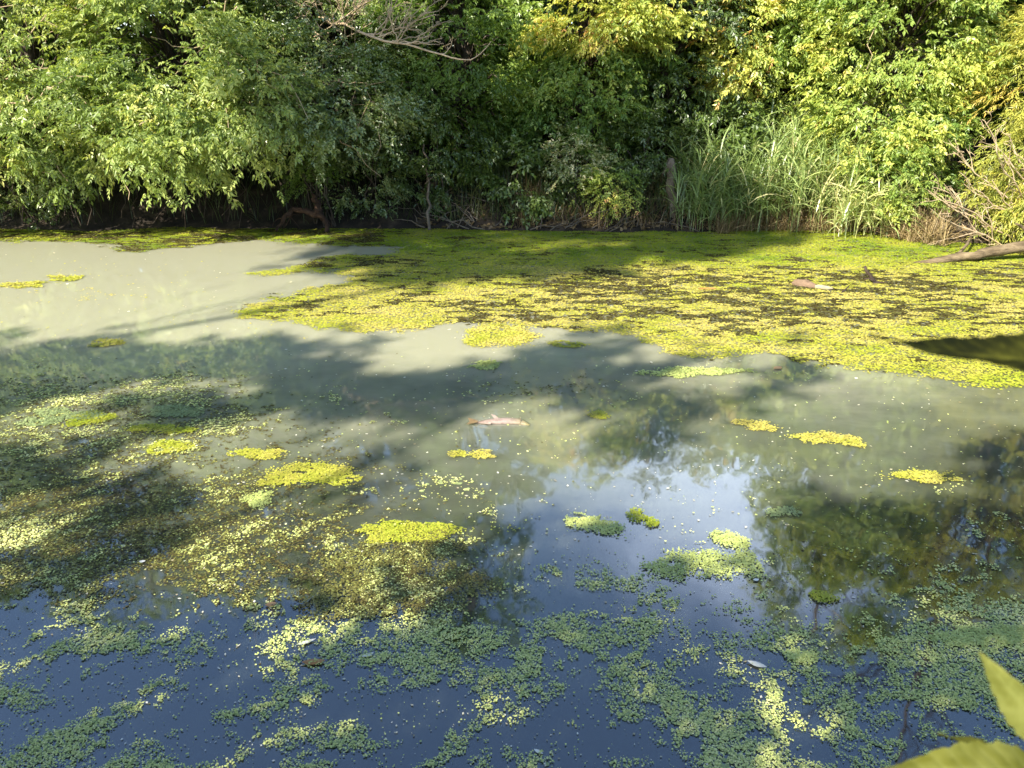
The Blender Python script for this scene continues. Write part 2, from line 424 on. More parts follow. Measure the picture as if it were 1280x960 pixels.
def wood(base, top, C, r, n_limb=None, lean=0.15, mat='bark', root=None, limb_r=0.022, twigs=0):
    mb = MB(); 
    base = np.asarray(base, float); top = np.asarray(top, float)
    tp = curve(base, top, 0, 10, 0.018, lean); tp[0] = base - [0, 0, 0.25]
    mb.tube(tp, r, r * 0.28, 9, 0.5, 0.05)
    mb.build('trunk', M[mat], root, True)
    lb = MB()
    sel = np.arange(len(C)) if n_limb is None else rng.choice(len(C), min(n_limb, len(C)), False)
    for i in sel:
        h = C[i, 2] - base[2]; H = top[2] - base[2]
        f = np.clip((h / H) * rng.uniform(0.45, 0.85), 0.06, 0.95)
        a = tp[0] * 0; q = f * 9; k = int(q); a = tp[k] + (tp[min(k + 1, 9)] - tp[k]) * (q - k)
        lb.tube(curve(a, C[i], rng.uniform(0.05, 0.3), 6, 0.03, rng.normal(0, 0.15)), limb_r * rng.uniform(0.7, 1.5), 0.005, 5, rng.uniform(0.3, 0.7), 0, False)
    tag(lb.build('limbs', M[mat], root, True), kind='stuff')
    if twigs:
        tw = MB()
        for i in rng.choice(len(C), min(twigs, len(C)), False):
            d = unit(rng.standard_normal(3) * [1, 0.5, 0.7] + [0, -0.35, -0.25]); a = C[i] - d * rng.uniform(0.2, 0.6)
            tw.tube(curve(a, a + d * rng.uniform(0.7, 1.5), rng.uniform(-0.1, 0.15), 7, 0.03, rng.normal(0, 0.08)), rng.uniform(0.006, 0.012), 0.003, 4, rng.uniform(0.2, 0.8), 0, False)
        tag(tw.build('twigs', M['twig'], root, True), kind='stuff')

def tree(name, label, cat, base_xy, top, lobes, kind, mat, sprays=58, blen=0.55, size=1.0, tone=0.45, tone_sd=0.14,
         r=0.11, group=None, limbs=None, extra=None, back=0.45, lean=0.15, droop=0.35, wide=0.24, thick=0.10, twigs=0, gaps=(), limb_r=0.022):
    x, y = base_xy; gz = float(ground_z(x, y))
    root = thing(name, label, cat, (x, y, gz), group)
    C, O, SC = bough_set(lobes, back)
    v, t = foliage(C, O, kind, sprays, blen, size, tone, tone_sd, thick, wide, droop, extra, gaps)
    wood((x, y, gz), top, C, r, limbs, lean, root=root, limb_r=limb_r, twigs=twigs)
    cr = build('crown', v, leaf_faces(len(v)), M[mat], None, t); hang(cr, root); tag(cr, kind='stuff')
    return root, C
def shrub(name, label, cat, c, rad, nb, kind, mat, sprays=36, blen=0.3, size=0.8, tone=0.45, group=None, tone_sd=0.14, stems=9, extra=None):
    x, y = c[0], c[1]; gz = float(ground_z(x, y))
    root = thing(name, label, cat, (x, y, gz), group)
    C, O, SC = bough_set([(c[0], c[1], c[2], rad[0], rad[1], rad[2], nb)], 0.35)
    v, t = foliage(C, O, kind, sprays, blen, size, tone, tone_sd, 0.07, 0.15, 0.4, extra)
    sb = MB()
    for i in rng.choice(len(C), min(stems, len(C)), False):
        b = np.array([x + rng.normal(0, 0.12), y + rng.normal(0, 0.08), gz - 0.1])
        sb.tube(curve(b, C[i], 0.1, 6, 0.03), 0.013, 0.004, 5, 0.5, 0, False)
    sb.build('stems', M['bark'], root, True)
    fo = build('foliage', v, leaf_faces(len(v)), M[mat], None, t); hang(fo, root); tag(fo, kind='stuff')
    return root

FAR = 'trees and bushes along the far bank'
# left: a big drooping mass whose skirts hang over the water, dark hollow beneath
tree('overhanging_tree', 'large olive green tree hanging over the water at the left end of the far bank', 'tree', (-7.6, 13.9), (-7.2, 13.6, 7.6),
     [(-7.6, 12.9, 2.3, 1.9, 1.3, 1.7, 62), (-7.2, 13.4, 4.9, 2.2, 1.6, 1.9, 46), (-7.3, 13.8, 6.9, 1.7, 1.5, 1.1, 20), (-8.0, 11.9, 1.3, 1.0, 0.6, 0.7, 22), (-6.6, 11.7, 1.75, 1.0, 0.6, 0.6, 22)],
     'pinnate', 'olive', tone=0.52, group=FAR, r=0.17, twigs=70)
tree('overhanging_tree', 'light green tree with hanging sprays above the dark hollow, right of the leftmost tree', 'tree', (-4.9, 13.9), (-4.8, 13.3, 7.8),
     [(-4.8, 12.6, 2.45, 1.55, 1.2, 1.45, 66), (-4.9, 13.3, 4.9, 1.8, 1.5, 1.7, 42), (-4.8, 13.6, 6.8, 1.5, 1.4, 1.1, 20), (-5.0, 11.6, 1.5, 0.9, 0.5, 0.45, 22), (-3.7, 11.7, 1.95, 0.8, 0.5, 0.5, 18)],
     'pinnate', 'olive', tone=0.56, group=FAR, r=0.15, size=1.05, twigs=60)
tree('small_leaved_tree', 'dull green small leaved tree under the dry brown twigs left of centre', 'tree', (-2.9, 14.0), (-2.8, 13.8, 7.4),
     [(-2.9, 13.2, 2.3, 1.25, 1.0, 1.3, 60), (-2.7, 12.0, 1.85, 1.0, 0.5, 0.5, 24), (-2.9, 13.6, 4.6, 1.3, 1.2, 1.7, 40), (-2.8, 13.9, 6.6, 1.1, 1.1, 1.2, 18)],
     'simple', 'dull', tone=0.50, group=FAR, sprays=80, r=0.12, twigs=80)
tree('bushy_tree', 'mid green bushy tree with a tall crown just left of the centre', 'tree', (-0.9, 14.4), (-0.9, 14.1, 8.8),
     [(-0.9, 13.5, 2.5, 1.45, 1.0, 1.5, 66), (-0.95, 13.9, 5.0, 1.35, 1.2, 1.8, 40), (-1.0, 14.1, 7.4, 1.1, 1.1, 1.5, 24)],
     'pinnate', 'fresh', tone=0.42, group=FAR, r=0.13, twigs=20)
def d_tone(p, t):  # sunlit top and shaded lower part put into the leaf tint
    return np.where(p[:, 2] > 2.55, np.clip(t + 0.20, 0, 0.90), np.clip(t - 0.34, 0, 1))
tree('yellowing_tree', 'slender tree with its top coloured bright yellow green as if sunlit near the centre of the far bank', 'tree', (1.35, 14.2), (1.35, 13.6, 4.6),
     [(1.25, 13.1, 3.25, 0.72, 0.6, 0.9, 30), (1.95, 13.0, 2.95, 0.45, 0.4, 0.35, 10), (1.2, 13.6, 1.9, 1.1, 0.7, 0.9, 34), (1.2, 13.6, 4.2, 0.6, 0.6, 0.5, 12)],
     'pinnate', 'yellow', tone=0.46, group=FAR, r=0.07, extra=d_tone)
tree('dark_tree', 'dark green upright tree standing in the shaded gap right of the yellow topped tree', 'tree', (2.7, 14.6), (2.7, 14.4, 5.0),
     [(2.75, 14.0, 2.6, 0.95, 0.8, 1.7, 52), (2.7, 14.3, 4.2, 0.8, 0.8, 0.7, 16)],
     'pinnate', 'deep', tone=0.45, group=FAR, r=0.09)
def f_tone(p, t):
    return np.where((p[:, 0] < 3.95) & (p[:, 1] < 14.2), np.clip(t + 0.46, 0, 0.93), t)
tree('leafy_tree', 'leafy light green tree with a yellow cascade on its left side above the reeds', 'tree', (4.5, 14.9), (4.5, 14.6, 5.2),
     [(3.65, 13.6, 2.9, 0.33, 0.4, 1.0, 22), (4.6, 14.1, 3.1, 1.15, 0.8, 1.5, 60), (4.6, 14.5, 4.5, 0.9, 0.9, 0.7, 18)],
     'pinnate', 'yellow', tone=0.30, group=FAR, r=0.10, extra=f_tone)
tree('yellow_green_tree', 'tall sunlit yellow green tree reaching low over the dry grass on the right', 'tree', (6.3, 14.2), (6.4, 14.0, 8.8),
     [(5.9, 13.1, 2.9, 1.35, 0.9, 1.25, 66), (5.65, 12.7, 1.45, 0.75, 0.6, 0.75, 30), (6.4, 13.5, 4.9, 1.5, 1.1, 1.6, 74), (6.6, 13.7, 7.2, 1.35, 1.1, 1.5, 56)],
     'pinnate', 'yellow', tone=0.46, group=FAR, r=0.13, twigs=15, tone_sd=0.14)
tree('willow', 'drooping willow with golden leaves at the right edge over the fallen log', 'tree', (8.4, 12.9), (8.5, 12.8, 7.0),
     [(7.75, 12.0, 2.2, 0.85, 0.7, 0.6, 26), (7.6, 11.4, 1.0, 0.75, 0.55, 0.5, 28), (8.7, 12.3, 3.3, 1.2, 0.9, 1.4, 60), (8.6, 12.7, 5.6, 1.4, 1.2, 1.6, 64)],
     'willow', 'gold', tone=0.30, group=FAR, r=0.13, droop=0.6)
tree('side_tree', 'olive green tree beyond the left edge of the picture on the far bank', 'tree', (-11.0, 14.0), (-11, 13.8, 8),
     [(-10.8, 13.2, 2.6, 1.9, 1.4, 2.0, 50), (-11, 13.6, 5.6, 2.2, 1.6, 2.2, 46)], 'pinnate', 'olive', tone=0.5, group=FAR, size=1.25, sprays=40)
tree('side_tree', 'yellow green tree beyond the right edge of the picture on the far bank', 'tree', (11.4, 13.5), (11.4, 13.4, 9),
     [(11.2, 12.8, 3.0, 1.9, 1.4, 2.2, 50), (11.4, 13.2, 6.2, 2.0, 1.6, 2.4, 46)], 'pinnate', 'yellow', tone=0.4, group=FAR, size=1.25, sprays=40)
# the row behind closes the view between the front trees
BACK = 'trees of the wood behind the far bank'
backs = [(-13.5, 18, 8.5), (-9.6, 17.2, 8.0), (-6.2, 17.0, 8.0), (-3.2, 17.4, 8.2), (-0.9, 17.3, 7.0), (1.4, 17.6, 4.9), (3.6, 17.5, 4.8), (5.6, 17.4, 5.6), (8.0, 17.0, 8.8), (11.0, 17.5, 9.2), (14.5, 17.5, 9)]
where = ['far left behind the overhanging trees', 'left behind the first overhanging tree', 'behind the two overhanging trees', 'behind the small leaved tree', 'behind the tall bushy tree',
         'behind the yellow topped tree', 'behind the dark upright tree', 'behind the leafy tree above the reeds', 'behind the tall yellow green tree', 'behind the golden willow', 'far right behind the willow']
for (x, y, h), w in zip(backs, where):
    tree('background_tree', 'green tree of the wood standing ' + w, 'tree', (x, y), (x, y, h + 0.4),
         [(x, y - 0.4, h * 0.36, 1.7, 1.0, h * 0.32, 40), (x, y - 0.3, h * 0.75, 1.5, 1.1, h * 0.25, 26)],
         'broad', 'deep' if x < 4 else 'fresh', tone=0.5, group=BACK, size=1.9, sprays=22, r=0.13, limbs=16, wide=0.35, thick=0.18)

# the edge of the wood farther back: one mass
hx = rng.uniform(-24, 26, 470); hy = rng.uniform(19.5, 22.0, 470); hz = rng.uniform(1.2, 6.0, 470)
v, t = foliage(np.stack([hx, hy, hz], -1), unit(rng.standard_normal((470, 3)) * [1, 0.6, 0.3] + [0, -0.6, 0]), 'broad', 26, 0.9, 2.8, 0.45, 0.14, 0.3, 0.5, 0.3)
tag(build('distant_wood', v, leaf_faces(len(v)), M['deep'], None, t), kind='stuff')
hx = rng.uniform(-24, 24, 440); hy = rng.uniform(15.4, 16.4, 440); hy = np.where(np.abs(hx) > 12, hy - 2.2, hy); hz = rng.uniform(0.7, 4.3, 440)
v, t = foliage(np.stack([hx, hy, hz], -1), unit(rng.standard_normal((440, 3)) * [1, 0.6, 0.3] + [0, -0.6, 0]), 'broad', 28, 0.75, 1.6, 0.45, 0.14, 0.22, 0.4, 0.3)
tag(build('thicket', v, leaf_faces(len(v)), M['fresh'], None, t), kind='stuff')

# low bushes and plants on the bank
UNDER = 'low bushes on the far bank'
for (px, y, z, rad, nb, kd, mt, tone, lab) in [
    (30, 12.6, 0.75, (0.7, 0.4, 0.6), 22, 'simple', 'dull', 0.6, 'low bush with pale stems at the left end of the waterline'),
    (395, 12.6, 0.95, (0.33, 0.3, 0.32), 12, 'simple', 'fresh', 0.30, 'small dark green bush in the hollow above the rotten root'),
    (455, 12.9, 0.8, (0.6, 0.35, 0.65), 24, 'simple', 'dull', 0.55, 'dull green bush with hanging dry leaves right of the rotten root'),
    (545, 12.9, 1.2, (0.75, 0.4, 0.75), 30, 'pinnate', 'deep', 0.45, 'dark green bush beside the thin pale trunk'),
    (645, 12.9, 0.75, (0.7, 0.4, 0.5), 26, 'broad', 'deep', 0.55, 'dark broad leaved bush low in the shade at the centre of the bank'),
    (725, 12.75, 0.95, (0.32, 0.3, 0.42), 14, 'simple', 'dull', 0.9, 'bush with leaves coloured pale as if sunlit at the centre of the bank'),  # sun patch painted into the leaf colour, here and on the next plant
    (765, 12.55, 0.66, (0.24, 0.22, 0.2), 12, 'simple', 'yellow', 0.5, 'small plant coloured yellow green as if in a patch of sun on the bank'),
    (800, 13.1, 1.0, (0.6, 0.4, 0.6), 26, 'pinnate', 'deep', 0.5, 'dark green bush left of the weathered stump'),
    (905, 13.3, 1.0, (0.7, 0.4, 0.7), 26, 'broad', 'deep', 0.5, 'dark broad leaved bush behind the shaded reeds'),
    (1150, 12.2, 1.2, (0.55, 0.4, 0.55), 26, 'pinnate', 'yellow', 0.25, 'green bush in the shaded pocket left of the dead brush'),
    (1120, 11.9, 0.75, (0.4, 0.3, 0.35), 16, 'pinnate', 'yellow', 0.42, 'bright green bush above the dry grass at the right'),
]:
    x = (px - 640) / 1000 * (y * 0.934 + 0.358 * (CAM_H - z))
    shrub('bank_bush', lab, 'bush', (x, y, z), rad, nb, kd, mt, tone=tone, group=UNDER)

# ------------------------------------------------------------------ reeds, grass
def blades(mb, B, az, lean, H, W, t, seg=4, curl=1.0):
    """arching ribbons: base, azimuth, lean from upright at the tip, length, width"""
    n = len(B); s = np.linspace(0, 1, seg + 1)
    h = np.stack([np.cos(az), np.sin(az), np.zeros(n)], -1); w = np.stack([-np.sin(az), np.cos(az), np.zeros(n)], -1)
    ang = lean[:, None] * (0.25 + 0.75 * s[None] ** curl)
    step = (H / seg)[:, None]
    dx = np.cumsum(np.concatenate([np.zeros((n, 1)), np.sin(ang[:, 1:]) * step], 1), 1)
    dz = np.cumsum(np.concatenate([np.zeros((n, 1)), np.cos(ang[:, 1:]) * step], 1), 1)
    c = B[:, None] + h[:, None] * dx[..., None] + np.array([0, 0, 1.0]) * dz[..., None]
    ww = W[:, None] * 0.5 * np.clip(np.minimum(0.55 + s * 1.6, (1 - s) * 2.2), 0.03, 1)[None]
    tw = rng.uniform(-0.7, 0.7, n)
    wv = w * np.cos(tw)[:, None] + np.array([0, 0, 1.0]) * np.sin(tw)[:, None]
    v = np.stack([c - wv[:, None] * ww[..., None], c + wv[:, None] * ww[..., None]], 2)
    m = seg + 1
    base = (np.arange(n) * m * 2)[:, None]; j = np.arange(seg)[None] * 2
    f = np.stack([base + j, base + j + 1, base + j + 3, base + j + 2], -1).reshape(-1, 4)
    mb.add(v.reshape(-1, 3), f, np.repeat(t, m * 2))
def reed_clump(label, px0, px1, y0, y1, hmin, hmax, n, tone, dry=0.06, straw=0):
    mb = MB()
    px = rng.uniform(px0, px1, n); y = rng.uniform(y0, y1, n)
    x = (px - 640) / 1000 * (y * 0.934 + 0.3)
    z = np.maximum(ground_z(x, y), 0) - 0.02
    B = np.stack([x, y, z], -1)
    H = rng.uniform(hmin, hmax, n); az = rng.uniform(0, 2 * math.pi, n)
    t = np.where(rng.random(n) < dry, 0.97, np.clip(rng.normal(tone, 0.14, n), 0, 0.9))
    blades(mb, B, az, rng.uniform(0.1, 0.75, n), H, np.full(n, 0.010), t)
    st_az, st_h = az, H
    for k in range(11):
        f = rng.uniform(0.25, 0.98, n)
        hgt = H * f
        p = B + np.stack([np.cos(az) * hgt * 0.2, np.sin(az) * hgt * 0.2, hgt * 0.93], -1)
        a = rng.uniform(0, 2 * math.pi, n)
        blades(mb, p, a, rng.uniform(0.7, 2.3, n), rng.uniform(0.30, 0.65, n), rng.uniform(0.010, 0.024, n), np.clip(t + rng.normal(0, 0.08, n), 0, 1), 4, 0.9)
    c = B.mean(0)
    root = thing('reed_clump', label, 'reeds', (c[0], c[1], float(c[2])), 'reed clumps on the far bank')
    o = mb.build('reed_leaves', M['reed'], root); tag(o, kind='stuff')
    return root
reed_clump('tall sunlit reeds with arching leaves standing by the water right of centre', 950, 1090, 12.0, 13.4, 0.8, 1.55, 230, 0.58, 0.12)
reed_clump('shorter shaded green reeds between the stump and the tall sunlit reeds', 855, 965, 12.1, 13.2, 0.5, 1.2, 190, 0.48, 0.06)
reed_clump('low mixed dry reeds at the right of the reed bed under the yellow green tree', 1060, 1150, 11.6, 12.8, 0.4, 0.85, 110, 0.8, 0.35)

def grass_strip(name, px0, px1, d0, d1, n, hmin, hmax, mat, t0, t1, lean=(0.2, 1.4)):
    mb = MB()
    px = rng.uniform(px0, px1, n); x0 = (px - 640) / 1000 * 11.8
    y = shore_far(x0) + rng.uniform(d0, d1, n); x = (px - 640) / 1000 * (y * 0.934 + 0.6)
    B = np.stack([x, y, np.maximum(ground_z(x, y), 0) - 0.02], -1)
    blades(mb, B, rng.uniform(0, 2 * math.pi, n), rng.uniform(*lean, n), rng.uniform(hmin, hmax, n), rng.uniform(0.007, 0.014, n), rng.uniform(t0, t1, n), 3)
    o = mb.build(name, M[mat]); tag(o, kind='stuff')
grass_strip('dry_grass', 900, 1190, -0.3, 0.4, 4200, 0.2, 0.6, 'straw', 0.2, 1.0, (0.2, 1.9))
grass_strip('dry_grass', 640, 950, 0.0, 0.9, 1500, 0.15, 0.45, 'straw', 0.0, 0.6, (0.3, 2.0))
grass_strip('bank_grass', 560, 960, 0.15, 1.2, 2600, 0.2, 0.65, 'grassy', 0.1, 0.9)
grass_strip('bank_grass', -200, 560, 0.1, 1.4, 1600, 0.2, 0.6, 'grassy', 0.0, 0.6)
grass_strip('bank_grass', 960, 1500, 0.3, 1.8, 1800, 0.2, 0.6, 'grassy', 0.3, 1.0)

# dead leaves and bits on the mud
def flakes(P, r, tilt, t, sides=5, asp=1.0, zj=0.0):
    n = len(P); a = np.arange(sides) / sides * 2 * math.pi
    ph = rng.uniform(0, 2 * math.pi, n)
    rr = r[:, None] * rng.uniform(0.7, 1.25, (n, sides))
    ax = rr * np.cos(a[None] + 0) * asp; ay = rr * np.sin(a[None])
    x = ax * np.cos(ph)[:, None] - ay * np.sin(ph)[:, None]; y = ax * np.sin(ph)[:, None] + ay * np.cos(ph)[:, None]
    sx = rng.normal(0, tilt, n); sy = rng.normal(0, tilt, n)
    z = x * sx[:, None] + y * sy[:, None] + (rng.normal(0, 1, (n, sides)) * zj)
    v = np.stack([P[:, None, 0] + x, P[:, None, 1] + y, P[:, None, 2] + z], -1)
    return v.reshape(-1, 3), np.arange(n * sides).reshape(n, sides), np.repeat(t, sides)
n = 3800
x = rng.uniform(-1.5, 9, n); y = shore_far(x) + rng.uniform(0.0, 1.6, n)
v, f, t = flakes(np.stack([x, y, ground_z(x, y) + 0.015], -1), rng.uniform(0.015, 0.04, n), 0.5, rng.uniform(0, 0.7, n), 4, 1.6)
tag(build('leaf_litter', v, f, M['straw'], None, t), kind='stuff')

# ------------------------------------------------------------------ duckweed
def inside(px, py, poly):
    poly = np.asarray(poly, float); c = np.zeros(len(px), bool); j = len(poly) - 1
    for i in range(len(poly)):
        a, b = poly[i], poly[j]
        cond = ((a[1] > py) != (b[1] > py)) & (px < (b[0] - a[0]) * (py - a[1]) / (b[1] - a[1] + 1e-9) + a[0])
        c ^= cond; j = i
    return c
def to_px(P):
    q = P - np.array([0, 0, CAM_H]); dep = q @ CF
    return 640 + FPX * q[..., 0] / dep, 480 - FPX * (q @ CU) / dep, dep
# the mat: outline measured on the water, turned into a world polygon
MAT = [(-300, 280), (1600, 280), (1600, 470), (1280, 476), (1180, 478), (1100, 466), (1000, 462), (975, 446), (900, 440), (830, 436), (770, 420), (700, 410), (640, 405), (560, 405),
       (510, 420), (420, 409), (320, 404), (298, 386), (330, 372), (420, 352), (420, 338), (330, 342), (380, 322), (500, 312), (330, 300), (250, 305), (160, 312), (100, 302), (0, 300), (-300, 302)]
MATW = on_plane(np.array([p[0] for p in MAT]), np.array([p[1] for p in MAT]))[:, :2]
n = 860000
x = rng.uniform(-9.2, 10.0, n); y = rng.uniform(5.6, 12.8, n)
wx = x + (fbm(x * 1.6, y * 1.6, 51, 4) - 0.5) * 0.9; wy = y + (fbm(x * 1.3, y * 1.9, 52, 4) - 0.5) * 0.75
wx = wx + (fbm(x * 7, y * 7, 53, 3) - 0.5) * 0.35; wy = wy + (fbm(x * 6, y * 9, 54, 3) - 0.5) * 0.30
wx = wx + rng.normal(0, 0.035, n); wy = wy + rng.normal(0, 0.05, n)
m = inside(wx, wy, MATW) & (y < shore_far(x) + 0.15)
x, y, wx, wy = x[m], y[m], wx[m], wy[m]; n = len(x)
hole = 0.36 * fbm(x * 1.9, y * 3.4, 60, 5) + 0.64 * fbm(x * 6.5, y * 15, 61, 4)
qx, qy, dep = to_px(np.stack([x, y, x * 0], -1))
band = sstep(326, 348, qy) * sstep(425, 395, qy) * sstep(480, 760, qx)          # loose, brownish middle of the mat
thr = 0.375 + 0.145 * band
thr = np.where((qx < 480) & (qy < 335), 0.50, thr)
m = hole > thr + rng.normal(0, 0.025, n)
green = sstep(345, 312, qy)
t = np.clip(0.72 + 0.5 * (fbm(x * 2.2, y * 3.5, 70, 4) - 0.5) * 2 + rng.normal(0, 0.10, n) + 0.10 * band - 0.42 * green, 0, 1)
P = np.stack([x, y, 0.004 + rng.uniform(0, 0.006, n)], -1)[m]
v, f, t = flakes(P, rng.uniform(0.006, 0.014, m.sum()), 0.13, t[m], 4)
tag(build('duckweed_mat', v, f, M['weed'], None, t), kind='stuff')
print('mat', m.sum())
# brown algae between
m2 = (hole <= thr + 0.03) & (rng.random(n) < 0.55)
P = np.stack([x, y, 0.0025 + rng.uniform(0, 0.004, n)], -1)[m2]
v, f, t = flakes(P, rng.uniform(0.010, 0.022, m2.sum()), 0.10, rng.uniform(0, 0.9, m2.sum()), 4)
tag(build('brown_algae', v, f, M['algae'], None, t), kind='stuff')

# separate floating patches: things
def patch(label, px, py, rx, ry, mat='weed', tone=0.7, dens=1.0, rag=0.9, group='duckweed patches floating on the open water'):
    c = on_plane(px, py); dpt = float(to_px(c)[2]); wxr = rx * dpt / FPX
    wyr = abs(float(on_plane(px, py - ry)[1] - on_plane(px, py + ry)[1])) / 2
    r0 = 0.0037 * dpt / 3.2
    k = int(dens * 1.9 * (3.0 * wxr) * (3.0 * wyr) / (r0 * r0 * 2.6))
    x = rng.uniform(-1.5, 1.5, k); y = rng.uniform(-1.5, 1.5, k)
    X_ = c[0] + x * wxr; Y_ = c[1] + y * wyr
    e = np.full(k, 9.0)
    for _ in range(int(rng.integers(3, 6))):
        ax_, ay_, ar_ = rng.normal(0, 0.40), rng.normal(0, 0.34), rng.uniform(0.42, 0.9)
        e = np.minimum(e, np.sqrt((x - ax_) ** 2 + ((y - ay_) * 1.1) ** 2) / ar_)
    e = e + (0.6 * fbm(X_ * 4.5, Y_ * 5.5, 80, 4) + 0.4 * fbm(X_ * 13, Y_ * 13, 84, 3) - 0.5) * 2.6 * rag
    ok = e < 1 - 0.55 * rng.random(k) ** 2.5 + 0.5 * rng.random(k) ** 14
    ok &= fbm(X_ * 9, Y_ * 12, 83, 3) > 0.24
    t = np.clip(tone + (fbm(X_ * 6, Y_ * 6, 81, 3) - 0.5) * 0.6 + rng.normal(0, 0.1, k), 0, 1)
    s = ok.sum()
    P = np.stack([X_, Y_, 0.005 + rng.uniform(0, 0.006, k)], -1)[ok]
    v, f, tt = flakes(P, r0 * rng.uniform(0.8, 1.35, s), 0.16, t[ok], 5)
    root = thing('duckweed_patch', label, 'duckweed', (c[0], c[1], 0.0), group)
    o = build('fronds', v, f, M[mat], None, tt); hang(o, root); tag(o, kind='stuff')
    return root
patch('largest bright yellow green patch at the edge of the mat, above centre', 617, 419, 50, 19, tone=0.8, rag=0.45)
patch('thin yellow green strip just below and right of the largest bright patch', 704, 430, 25, 4, tone=0.65)
patch('yellow patch floating just below the dead fish', 596, 568, 25, 6, tone=0.85)
patch('bright yellow patch beside the dark sky gap, right of the dead fish', 944, 531, 32, 9, tone=0.9, rag=0.55)
patch('left lobe of the twin yellow patches lower right of the bright one', 1021, 548, 27, 8, tone=0.85)
patch('right lobe of the twin yellow patches lower right of the bright one', 1058, 552, 18, 6, tone=0.85)
patch('yellow green patch farthest right on the open water under the dark near leaf', 1150, 597, 42, 8, tone=0.75)
patch('small yellow green tuft patch right of the dead fish', 750, 520, 15, 7, tone=0.7)
patch('fat yellow green pad with frayed edge at the left', 218, 558, 32, 10, tone=0.62, rag=0.4)
patch('wide yellow green pad left of the pale cloudy water', 345, 566, 40, 9, tone=0.62)
patch('yellow green pad with holes, lower right of the wide pad', 392, 594, 44, 14, tone=0.62, rag=0.8)
patch('pale green pad standing alone beneath the wide pad', 322, 626, 20, 11, tone=0.45, mat='green_weed')
patch('dull green smooth pad at the left edge', 60, 520, 55, 12, mat='film', tone=0.6, rag=0.55)
patch('dull green small pad above the fat pad', 215, 516, 30, 8, mat='film', tone=0.7, rag=0.3)
patch('yellow and brown pad between the left pads', 112, 527, 28, 10, tone=0.4)
patch('long yellow green strip right of the brown pad', 195, 536, 40, 6, tone=0.6)
patch('dull green pad in the dark water above the dead fish', 606, 458, 30, 9, mat='green_weed', tone=0.4, rag=0.6)
patch('yellow strip floating on the sunlit milky water at far left', 28, 355, 34, 4, tone=0.75)
patch('second yellow strip on the milky water, right of the far left one', 68, 349, 22, 4, tone=0.75)
patch('small yellow strip at the lower left of the milky water', 128, 430, 20, 5, tone=0.7)
patch('broken strip of duckweed with yellow rim across the left middle', 520, 664, 105, 11, tone=0.55, rag=1.0)
patch('loose brown flecked mass under the yellow rimmed strip', 500, 720, 110, 48, mat='algae', tone=0.7, rag=0.8, dens=0.45)
patch('round dull green patch on the blue reflection, right of centre', 905, 670, 22, 12, mat='green_weed', tone=0.4, rag=0.4)
patch('pale green patch on the blue reflection, under the dead fish', 750, 655, 30, 14, mat='green_weed', tone=0.5, rag=0.6)
patch('small yellow green clump at the upper right of the pale patch', 806, 648, 15, 9, tone=0.4)
patch('yellow green clump where the sky meets the right tree reflection', 1032, 748, 20, 9, tone=0.55)
patch('wide green drift at the right edge above the near leaves', 1210, 800, 90, 16, mat='green_weed', tone=0.5, rag=0.6)
patch('green pad at the edge of the right tree reflection', 995, 640, 26, 6, mat='film', tone=0.7)
patch('ragged green raft in the blue water, right of centre', 865, 715, 60, 24, mat='green_weed', tone=0.45, rag=0.9, dens=0.8)
patch('small green clump in front of the pale floating leaf', 1005, 822, 17, 9, mat='green_weed', tone=0.6, rag=0.5)
patch('green strip in the dark water under the mat, right of centre', 865, 468, 55, 6, mat='green_weed', tone=0.5)

# scattered fronds and weed over the near half
n = 560000
px = rng.uniform(-60, 1340, n); py = rng.uniform(300, 980, n)
P = on_plane(px, py); x, y = P[:, 0], P[:, 1]; dep = to_px(P)[2]
def blob(cx, cy, rx, ry, a):
    return a * np.exp(-(((px - cx) / rx) ** 2 + ((py - cy) / ry) ** 2))
wq = fbm(x * 2.0, y * 2.0, 97, 3) * 1.2
cl = 0.5 * fbm(x * 2.3 + y * 0.8 + wq, y * 3.0 - wq, 91, 5) + 0.5 * fbm(x * 6.5 - y * 2 + wq * 2, y * 7.5 + wq, 92, 4)               # clumps
fine = fbm(x * 22, y * 22, 95, 3)
def scatter(name, dens, mat, tone, tone_sd, zr, rmul=1.0, cl_w=0.7, lim=None, sides=4):
    g = cl * cl_w + fine * (1 - cl_w)
    lo = 0.67 - 0.33 * dens
    pr = (0.42 * sstep(lo, lo + 0.09, g) + 0.45 * sstep(lo + 0.07, lo + 0.2, g)) * np.clip(dens * 2.5, 0, 1) + 0.014 * dens
    ok = rng.random(n) < pr
    if lim is not None: ok &= lim
    s = ok.sum()
    t = np.clip(tone + (cl[ok] - 0.5) * 0.9 + rng.normal(0, tone_sd, s), 0, 1)
    Q = np.stack([x[ok], y[ok], rng.uniform(*zr, s)], -1)
    v, f, tt = flakes(Q, 0.0031 * rmul * dep[ok] / 3.2 * rng.uniform(0.45, 1.0, s) ** 1.4 * 1.75, 0.14, t, sides)
    tag(build(name, v, f, M[mat], None, tt), kind='stuff')
    return s
def scatter_film(dens):
    g = cl * 0.85 + fine * 0.15; lo = 0.67 - 0.33 * dens
    ok = rng.random(n) < 0.10 * sstep(lo + 0.05, lo + 0.14, g) * np.clip(dens * 2.5, 0, 1)
    s = ok.sum()
    t = np.clip(0.55 + (cl[ok] - 0.5) * 1.2 + rng.normal(0, 0.10, s), 0, 1)
    Q = np.stack([x[ok], y[ok], rng.uniform(0.0022, 0.0036, s)], -1)
    v, f, tt = flakes(Q, 0.0085 * dep[ok] / 3.2 * rng.uniform(0.5, 1.2, s), 0.03, t, 7)
    tag(build('duckweed_film', v, f, M['film'], None, tt), kind='stuff')
low = sstep(730, 800, py)
